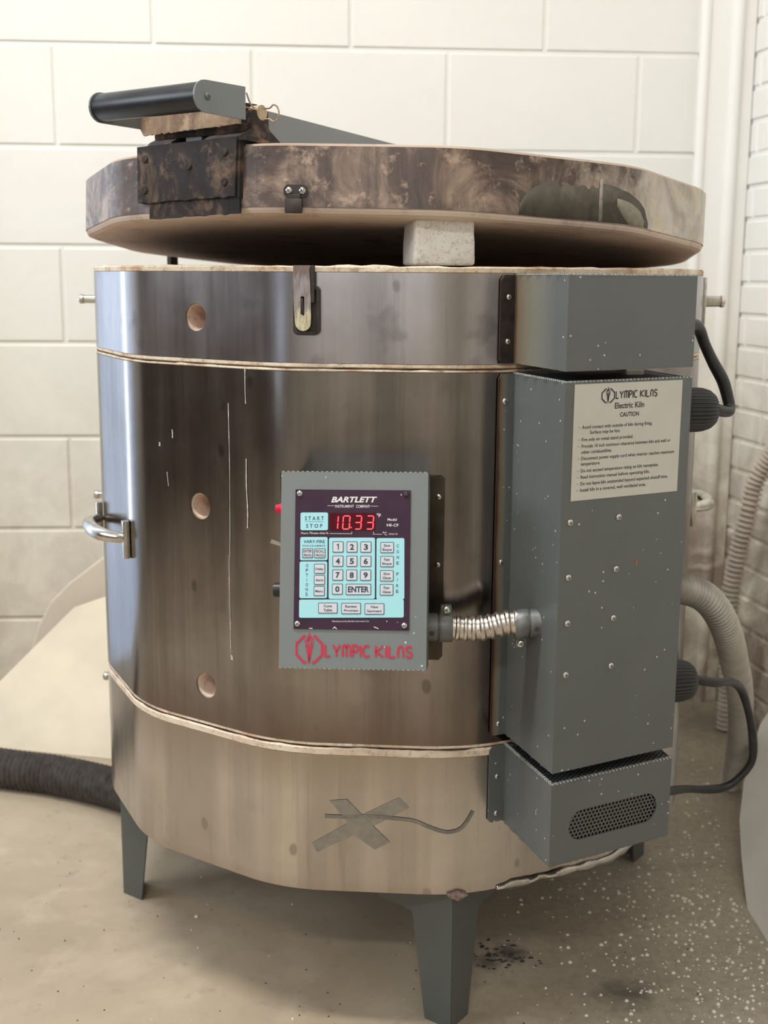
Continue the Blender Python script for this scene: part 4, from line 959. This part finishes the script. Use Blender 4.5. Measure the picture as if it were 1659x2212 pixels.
# display window and its lit digits
m_ = MB(); m_.M = FC; m_.prism([fp(x, -y) for x, y in rrect(430, 950, -555, -358, 12, 3)], 0.0012, 0.0018); dsp = m_.build('display', M_red, ctl); dsp['label'] = 'red lit number display'
def digit(x0, x1, segs, ya=392, yb=542):
    m_ = MB(); m_.M = FC; ym = (ya+yb)/2; sl = 10
    def X(x, y): return x+sl*(yb-y)/(yb-ya)
    S7 = {'a': [(x0, ya), (x1, ya)], 'g': [(x0, ym), (x1, ym)], 'd': [(x0, yb), (x1, yb)], 'f': [(x0, ya), (x0, ym)], 'e': [(x0, ym), (x0, yb)], 'b': [(x1, ya), (x1, ym)], 'c': [(x1, ym), (x1, yb)]}
    for s in segs:
        (ax, ay), (bx, by) = S7[s]; ex = 7 if ay == by else 0; ey = 6 if ax == bx else 0
        m_.ribbon([fp(X(ax+ex, ay), ay+ey), fp(X(bx-ex, by), by-ey)], 0.0013, 0.0020)
    return m_
for a, b2, s in ((515, 522, 'bc'), (580, 655, 'abcdef'), (718, 788, 'abgcd'), (850, 925, 'abgcd')):
    m_ = digit(a, b2, s)
    if s == 'abcdef': m_.add([(*fp(676+9*math.cos(i), 524+9*math.sin(i)), 0.0020) for i in [k*PI/4 for k in range(8)]], [tuple(range(8))[::-1]])
    m_.build('digit', M_led, dsp)
# plate screws
for i, (x, y) in enumerate(((87, 135), (1303, 148), (72, 1618), (1283, 1642))):
    px, py = fp(x, y); screw(ctl, FC @ Vector((px, py, 0.0012)), FC.to_3x3() @ Vector((0, 0, 1)), 0.0033, M_zinc if i != 1 else M_dark, rot=0.7+i)
# maker's name below the plate, red on grey
M_rlogo = plain('red_print', (0.56, 0.015, 0.055), 0.5)
m_ = MB(); m_.M = FC; cx, cy = fp(208, 1905); torch_logo(m_, cx, cy, 0.0143, 0.0145, 0.0024, 0.0006, 0)
a = fp(388, 1995); b2 = fp(888, 1857); c2 = fp(1370, 2005); d2 = fp(962, 1870)
strokes(m_, 'LYMPIC', a[0], b2[0], fp(640, 1990)[1], fp(640, 1862)[1], 0.0021, 0.0006, 0); strokes(m_, 'KILNS', d2[0], c2[0], fp(1160, 2000)[1], fp(1160, 1875)[1], 0.0021, 0.0006, 0)
o = m_.build('maker_name', M_rlogo, ctl); o['label'] = 'red maker name with torch emblem'
# controls on the left side: red pilot lamp, toggle switch, fuse cap
lx = (FC.to_3x3() @ Vector((-1, 0, 0))).normalized()
def onleft(v, dep): # v: height in plate units, dep: depth behind the front
    h = fp(0, v)[1]; return FC @ Vector((-CW/2, h, -dep))
m_ = MB(); p = onleft(300, 0.030); m_.cyl(p, p+lx*0.004, 0.0075, 16); m_.cyl(p+lx*0.004, p+lx*0.0105, 0.0062, 16, 0.0045); m_.build('pilot_lamp', plain('red_lens', (0.62, 0.01, 0.05), 0.2), ctl, smooth=True)
m_ = MB(); p = onleft(735, 0.035); m_.cyl(p, p+lx*0.004, 0.006, 12); m_.cyl(p, p+lx*0.016+Vector((0, 0, 0.006)), 0.0018, 12, 0.0032); m_.build('toggle_switch', M_chrome, ctl, smooth=True)
m_ = MB(); p = onleft(1245, 0.035); m_.cyl(p, p+lx*0.012, 0.0085, 20, 0.0080); m_.build('fuse_cap', M_black, ctl, smooth=True)

# ------------------------------------------------------------------ short conduit between control box and terminal box
ca = Vector((0.034, -0.4935, 0.5610)); cb = Vector((0.166, -0.4945, 0.5680))
ax = Vector((1, 0.02, 0.0))
def fitting(c, ax, flip, upward):
    ax = ax.normalized(); m_ = MB(); m_.M = frame(c, ax.cross(Vector((0, 0, 1))).normalized()*1.0, Vector((0, 0, 1)), ax)
    m_.M = frame(c, Vector((0, 0, 1)).cross(ax), (0, 0, 1), ax)
    m_.lathe([(0.0165, -0.004), (0.0165, 0.0125), (0.0155, 0.0130)], 28)
    m_.lathe([(0.0145, 0.0125), (0.0145, 0.0150)], 28); m_.lathe([(0.0168, 0.0145), (0.0174, 0.0155), (0.0174, 0.0290), (0.0166, 0.0300)], 28)
    s = 1 if upward else -1
    m_.box(-0.0050, 0.0050, 0.014 if s > 0 else -0.0270, 0.0270 if s > 0 else -0.014, 0.0160, 0.0290, 0.0025)
    o = m_.build('fitting', M_cast, cond, smooth=True, angle=40)
    n = Vector((0, -1, 0.1)); screw(o, c+ax*0.0225+Vector((0, -0.0050, s*0.0220)), n, 0.0048)
    m_ = MB(); p = c+ax*0.006+Vector((0, -0.0160, -0.003)); m_.cyl(p, p+Vector((0, -0.0012, 0)), 0.0028, 12); m_.build('set_screw', M_rec, o)
    return o
P = [ca+Vector((0.026, 0, 0)), ca+Vector((0.045, 0, -0.001)), (ca+cb)/2+Vector((0, -0.001, -0.0035)), cb+Vector((-0.04, 0, -0.001)), cb+Vector((-0.022, 0, 0.000))]
# interlocked spiral: wide rounded ribs
Pd = resample(catmull(P, 30), 0.0007); PITCHF = 0.0098
m_ = MB(); m_.tube(Pd, lambda L: 0.0142+0.0015*max(-0.35, min(0.75, 1.3*math.cos(2*PI*L/PITCHF))), 26)
cond = m_.build('flexible_conduit', M_flex, kiln, smooth=True, angle=70); cond['label'] = 'short silver flexible conduit'
fitting(ca, Vector((1, 0, 0.0)), False, True); fitting(cb, Vector((-1, 0, -0.10)), True, False)

# ------------------------------------------------------------------ plugs, cords and the large conduit right of the boxes
def plug(c, n, r, L, ribs=34):
    n = Vector(n).normalized(); m_ = MB(); m_.M = frame(c, Vector((0, 0, 1)).cross(n), (0, 0, 1), n); seg = ribs*4; rings = []
    prof = [(1.0, -0.012), (1.0, L*0.45), (0.97, L*0.62), (0.88, L*0.80), (0.72, L*0.93), (0.45, L), (0.18, L+0.001)]
    for k, z in prof:
        rings.append([(r*k*(1+(0.022 if (i//2) % 2 else -0.022))*math.cos(2*PI*i/seg), r*k*(1+(0.022 if (i//2) % 2 else -0.022))*math.sin(2*PI*i/seg), z) for i in range(seg)])
    m_.loops(rings); return m_
def Cxy(d, z): # a point beyond the right side of the boxes
    return Vector((0.345+d, -0.36, z))
p1c = Vector((0.338, -0.400, 0.806)); p2c = Vector((0.333, -0.400, 0.466)); dirp = Vector((0.97, 0.22, 0))
plug1 = None
def cord(pts, pc, Lp, label, cr=0.0056):
    m_ = MB(); m_.tube(resample(catmull(pts, 16), 0.004), lambda L: cr+0.0004*math.sin(L*70), 12); c_ = m_.build('power_cord', M_black, kiln, smooth=True, angle=60); c_['label'] = label
    m_ = plug(pc, dirp, 0.0262, Lp); m_.build('plug', M_black, c_, smooth=True, angle=25)
e1 = p1c+dirp.normalized()*0.043; e2 = p2c+dirp.normalized()*0.041
cord([(0.335, -0.40, 0.900), (0.352, -0.385, 0.906), (0.362, -0.372, 0.900), (0.372, -0.362, 0.882), (0.384, -0.36, 0.860), (0.397, -0.36, 0.838), (0.404, -0.36, 0.818), (0.4065, -0.362, 0.806), (0.402, -0.372, 0.8015), tuple(e1)], p1c, 0.044, 'upper black power cord with ribbed plug', 0.0072)
cord([tuple(e2), (0.408, -0.372, 0.4555), (0.435, -0.345, 0.4475), (0.456, -0.32, 0.428), (0.471, -0.31, 0.392), (0.480, -0.305, 0.355), (0.480, -0.305, 0.322), (0.462, -0.305, 0.296), (0.445, -0.305, 0.285), (0.420, -0.31, 0.284), (0.385, -0.33, 0.293), (0.345, -0.37, 0.305), (0.320, -0.40, 0.314)], p2c, 0.042, 'lower black power cord with ribbed plug')
m_ = corrugated([(0.330, -0.34, 0.570), (0.362, -0.32, 0.566), (0.386, -0.30, 0.558), (0.412, -0.28, 0.543), (0.440, -0.25, 0.512), (0.470, -0.20, 0.463), (0.503, -0.12, 0.403), (0.542, -0.02, 0.334), (0.592, 0.13, 0.235), (0.630, 0.26, 0.12), (0.645, 0.33, 0.045), (0.650, 0.36, 0.002)], 0.0178, 0.0080, 0.0032, 22)
o = m_.build('supply_conduit', M_cond, kiln, smooth=True, angle=70); o['label'] = 'large grey ribbed supply conduit'

# ------------------------------------------------------------------ lid
LC = Vector((-0.0058, -0.0009, T+0.0407)); LM = Matrix.Translation(LC) @ Matrix.Rotation(0.0245, 4, 'Y') @ Matrix.Rotation(-0.069, 4, 'X')
LPHI = rad(-51.13); LR = 0.4530; LT_ = 0.0680
def lidring(R, z, d=0.044, flat=1, seg=8): return [(x, y, z) for x, y in roundpoly(R, LPHI, d, seg, flat)]
mb = MB(); mb.M = LM
mb.loops([lidring(LR-0.010, -0.0085), lidring(LR-0.0035, -0.0065), lidring(LR-0.0015, -0.003), lidring(LR-0.002, LT_-0.002), lidring(LR-0.003, LT_+0.0030), lidring(LR-0.008, LT_+0.0040)])
lid = mb.build('lid', M_brk_lid, kiln, fixn=True); lid['label'] = 'thick firebrick lid propped open'
mb = MB(); mb.M = LM
mb.loops([lidring(LR, 0), lidring(LR, LT_), lidring(LR-0.0012, LT_), lidring(LR-0.0012, 0)], wrap=True, cap=False)
o = mb.build('lid_jacket', M_lid, lid, smooth=True, angle=30, weighted=True, fixn=True); o['label'] = 'sooty stained steel band round the lid'
LAZ = rad(-36.13); lap = LR*math.cos(PI/12)
ln = azdir(LAZ); lt = Vector((math.cos(LAZ), math.sin(LAZ), 0))
LF = LM @ frame(ln*lap, lt, (0, 0, 1), ln)               # lid facet frame: x along facet, y up, z outward
# residue shape on the right half of the lid band
a2 = LPHI+PI/12+PI/6*2; n3 = azdir(a2); t3 = Vector((math.cos(a2), math.sin(a2), 0)); 
M_res = stained('lid_residue', (0.045, 0.038, 0.030), (0.075, 0.064, 0.048), (0.12, 0.105, 0.075), False, hl=0.3)
def wrap_patch(a0, a1, top, bot, mat, name, off=0.0004):
    pts = sorted([(math.degrees(math.atan2(x, -y)), x, y) for x, y in roundpoly(LR+off, LPHI, 0.044, 8, 30)])
    pts = [p for p in pts if a0 <= p[0] <= a1]; m_ = MB(); m_.M = LM
    lo = [(x, y, bot(az)) for az, x, y in pts]; hi = [(x, y, max(bot(az)+0.0003, top(az))) for az, x, y in pts]
    md = [(x, y, (l[2]+h[2])/2) for (az, x, y), l, h in zip(pts, lo, hi)]
    m_.loops([lo, md, hi], closed=False, cap=False)
    o = m_.build(name, mat, lid, smooth=True, angle=60); sd = o.modifiers.new('s', 'SOLIDIFY'); sd.thickness = 0.0002; return o
def nz(az, s=0.0): return 0.0035*mnoise.noise(Vector((az*0.9, s, 0)))+0.002*mnoise.noise(Vector((az*3.1, s, 2)))
def etop(az):
    if az < 25: return 0.041*math.sqrt(max(0, 1-((25-az)/6.5)**2))+nz(az)
    if az < 33: return 0.043+nz(az)*1.5-0.006*math.sin((az-25)*1.9)**2
    return 0.044*math.sqrt(max(0, 1-((az-33)/11.5)**2))+nz(az)*0.6
wrap_patch(18.6, 44.4, etop, lambda a: 0.0008, M_res, 'residue_mark')
M_res2 = stained('lid_residue_pale', (0.16, 0.145, 0.11), (0.22, 0.205, 0.15), (0.30, 0.28, 0.21), False)
wrap_patch(35.5, 43.2, lambda a: 0.030*math.sqrt(max(0, 1-((a-35.5)/7.8)**2)), lambda a: 0.0008 if a > 38.5 else 0.0008+(38.5-a)*0.0085, M_res2, 'pale_residue', 0.0007)
wrap_patch(32.6, 33.9, lambda a: 0.052-abs(a-33.2)*0.006, lambda a: 0.0008, plain('pale_drip', (0.26, 0.225, 0.19), 0.7, nscale=90, namp=0.4), 'pale_drip', 0.0009)
# strike plate of the latch on the lid
az1 = LAZ+PI/6; n1 = azdir(az1); t1 = Vector((math.cos(az1), math.sin(az1), 0)); F1 = LM @ frame(n1*lap+t1*(-0.0685), t1, (0, 0, 1), n1)
m_ = MB(); m_.M = F1; m_.prism(rrect(-0.014, 0.014, 0.010, 0.0245, 0.006), 0.0003, 0.0022); m_.box(-0.0115, 0.0085, -0.0075, 0.0085, 0.001, 0.0075, 0.0015); m_.box(-0.009, 0.006, 0.006, 0.014, 0.0005, 0.004, 0.001)
stp = m_.build('latch_strike', M_dark, lid, smooth=True)
screw(stp, F1 @ Vector((-0.0078, 0.0178, 0.0022)), F1.to_3x3() @ Vector((0, 0, 1)), 0.0040); screw(stp, F1 @ Vector((0.0078, 0.0176, 0.0022)), F1.to_3x3() @ Vector((0, 0, 1)), 0.0042, M_chrome)
# charred bracket angle: front plate, top flange, lower lip
m_ = MB(); m_.M = LF
def jag(x0, x1, y, amp, seed, n=18): return [(x0+(x1-x0)*k/n, y+amp*mnoise.noise(Vector((k*1.3, seed, 0)))) for k in range(n+1)]
m_.prism([(-0.068, 0.012)]+jag(-0.066, 0.094, 0.0115, 0.0035, 2)+[(0.096, 0.0785), (-0.070, 0.0785)], 0.001, 0.0075)
m_.box(-0.070, 0.108, 0.0740, 0.0790, -0.060, 0.0055)
m_.box(0.095, 0.0985, 0.010, 0.0785, -0.012, 0.0045)
m_.prism(jag(-0.052, 0.098, -0.0075, 0.003, 5)+[(0.098, 0.013), (-0.052, 0.013)], 0.0002, 0.0028)
brk = m_.build('handle_bracket', M_char, lid, fixn=True); brk['label'] = 'charred flaking steel bracket'
for x, y in ((-0.055, 0.063), (-0.055, 0.026), (0.020, 0.050), (0.078, 0.062), (0.078, 0.028)):
    m_ = MB(); q = LF @ Vector((x, y, 0.0075)); m_.M = frame(q, LF.to_3x3() @ Vector((1, 0, 0)), LF.to_3x3() @ Vector((0, 1, 0)), LF.to_3x3() @ Vector((0, 0, 1)))
    m_.lathe([(0.0052, -0.001), (0.0050, 0.0008), (0.0040, 0.0024), (0.0018, 0.0032)], 14); m_.build('rivet', M_char, brk, smooth=True)
# frame of the handle: horizontal, radial direction ln (world), not tilted with the lid
HZ0, HZ1 = 1.1380, 1.1735
HF = frame((0, 0, 0), lt, (0, 0, 1), ln)                   # x along facet, y up, z radial outwards
# A-shaped yokes carrying the pivot
for s in (-0.045, 0.052):
    m_ = MB(); m_.M = HF @ Matrix.Translation((s, 0, 0)) @ Matrix.Rotation(rad(90), 4, 'Y')   # local x -> -radial
    m_.M = frame(HF @ Vector((s, 0, 0)), ln, (0, 0, 1), ln.cross(Vector((0, 0, 1))))
    m_.prism([(0.345, 1.1085), (0.436, 1.1150), (0.432, 1.1190), (0.412, 1.128), (0.410, 1.150), (0.384, 1.150), (0.382, 1.130), (0.356, 1.113)], -0.020 if s < 0 else -0.034, 0.020 if s < 0 else 0.022)
    m_.build('pivot_yoke', M_char, lid, fixn=True)
# yoke seen right of the arm
m_ = MB(); m_.M = frame(HF @ Vector((0.0655, 0, 0)), ln, (0, 0, 1), ln.cross(Vector((0, 0, 1))))
m_.prism([(0.352, 1.108), (0.362, 1.109), (0.390, 1.130), (0.420, 1.113), (0.430, 1.114), (0.404, 1.136), (0.406, 1.160), (0.382, 1.160), (0.382, 1.134)], -0.002, 0.002); m_.build('pivot_yoke', M_char, lid, fixn=True)
# pin with its split pin
m_ = MB(); m_.M = HF; m_.cyl((-0.075, 1.148, 0.395), (0.084, 1.148, 0.395), 0.0050, 16); m_.cyl((0.0725, 1.148, 0.395), (0.0870, 1.148, 0.395), 0.0088, 20)
pin = m_.build('pivot_pin', plain('tarnished_brass', (0.40, 0.32, 0.20), 0.5, 0.5, nscale=80, namp=0.2), lid, smooth=True)
m_ = MB(); m_.M = HF @ Matrix.Translation((0.007, -0.002, 0)); cpt = Vector((0.1125, 1.153, 0.395))
lp = [(0.0735, 1.156, 0.392)]+[(0.0930+0.0085*math.cos(rad(a)), 1.149+0.0095*math.sin(rad(a)), 0.39) for a in (140, 90, 45, 0, -45, -90, -140)]+[(0.0795, 1.143, 0.392)]
m_.tube(catmull(lp, 6), 0.0010, 8); m_.tube(catmull([(0.0755, 1.154, 0.402), (0.0705, 1.160, 0.405), (0.0665, 1.172, 0.407)], 5), 0.0010, 8); m_.tube(catmull([(0.0755, 1.153, 0.404), (0.0665, 1.156, 0.412), (0.0575, 1.161, 0.415)], 5), 0.0010, 8)
m_.build('split_pin', M_rust, pin, smooth=True)
# handle: rusty web plate, two grey arms, black grip
AO = 0.0865
m_ = MB(); m_.M = HF; m_.prism([(-AO, HZ0)]+[(x, y+0.0045*(x+0.08)/0.16) for x, y in jag(-0.080, 0.080, 1.1285, 0.0022, 9, 40)]+[(AO, HZ1), (-AO, HZ1)], 0.424, 0.4275)
web = m_.build('handle_web', M_rust, lid, fixn=True); web['label'] = 'rusty web plate behind the grip'
m_ = MB(); m_.M = HF; m_.box(-0.066, 0.080, 1.1225, 1.1355, 0.375, 0.4235, 0.003); m_.build('handle_channel', M_char, lid)
for s in (-AO, AO):
    m_ = MB(); m_.M = frame(HF @ Vector((s, 0, 0)), ln, (0, 0, 1), ln.cross(Vector((0, 0, 1))))
    pl = [(0.424, HZ0-0.001), (0.424, HZ1)]+[(0.489+0.0175*math.cos(rad(a)), (HZ0+HZ1)/2+0.0175*math.sin(rad(a))) for a in (90, 72, 54, 36, 18, 0, -18, -36, -54, -72, -90)]
    m_.prism(pl, -0.0011, 0.0011); arm = m_.build('handle_arm', M_hand, lid, fixn=True)
    if s > 0: screw(arm, HF @ Vector((s+0.0012, (HZ0+HZ1)/2, 0.486)), lt, 0.0042, M_cast)
m_ = MB(); m_.M = HF @ Matrix.Translation((-AO+0.001, (HZ0+HZ1)/2, 0.489)) @ Matrix.Rotation(rad(90), 4, 'Y')
m_.lathe([(0.0155, 0), (0.0160, 0.002), (0.0160, 2*AO-0.004), (0.0155, 2*AO-0.002)], 32); m_.build('grip', M_grip, lid, smooth=True, angle=50)
# long grey lifting bar over the lid, parallel to it
m_ = MB(); m_.M = frame((0, 0, 0), ln, (0, 0, 1), ln.cross(Vector((0, 0, 1))))
m_.prism([(0.422, 1.095), (0.422, 1.172), (-0.470, 1.118), (-0.470, 1.050), (-0.44, 1.050)], -0.014, 0.012); bar = m_.build('lifting_bar', M_hand, lid, fixn=True); bar['label'] = 'long grey lifting bar over the lid'
# hinge at the back
m_ = MB(); m_.M = frame((0, 0, 0), ln, (0, 0, 1), ln.cross(Vector((0, 0, 1)))); m_.box(-0.480, -0.436, 0.70, 1.11, -0.022, 0.022, 0.002); m_.build('hinge_post', M_leg, kiln)
m_ = MB(); az = rad(-121.5); q = azdir(az); m_.M = frame(q*0.4370, (math.cos(az), math.sin(az), 0), (0, 0, 1), q); m_.box(-0.009, 0.009, 0.80, 1.022, 0.002, 0.010); m_.build('lid_brace', M_dark, kiln)

# ------------------------------------------------------------------ firebrick block propping the lid
m_ = MB(); m_.M = Matrix.Translation((0.0455, -0.372, 0.9735)) @ Matrix.Rotation(rad(9), 4, 'Z')
bm = bmesh.new(); bmesh.ops.create_cube(bm, size=1)
for v in bm.verts: v.co = Vector((v.co.x*0.070*(1.0+(0.05 if v.co.z < 0 else -0.02)), v.co.y*0.085, (v.co.z+0.5)*0.0535))
bmesh.ops.bevel(bm, geom=list(bm.edges), offset=0.006, segments=3, profile=0.6, affect='EDGES')
bmesh.ops.subdivide_edges(bm, edges=list(bm.edges), cuts=3, use_grid_fill=True)
for v in bm.verts:
    d = mnoise.noise(v.co*60)*0.0010+mnoise.noise(v.co*180)*0.0005; v.co += v.co.normalized()*d
bm.verts.index_update(); m_.add([v.co.copy() for v in bm.verts], [[v.index for v in f.verts] for f in bm.faces]); bm.free()
tag(m_.build('firebrick_block', M_brk_white, None, smooth=True, angle=80), 'white porous firebrick block propping the kiln lid open', 'brick')
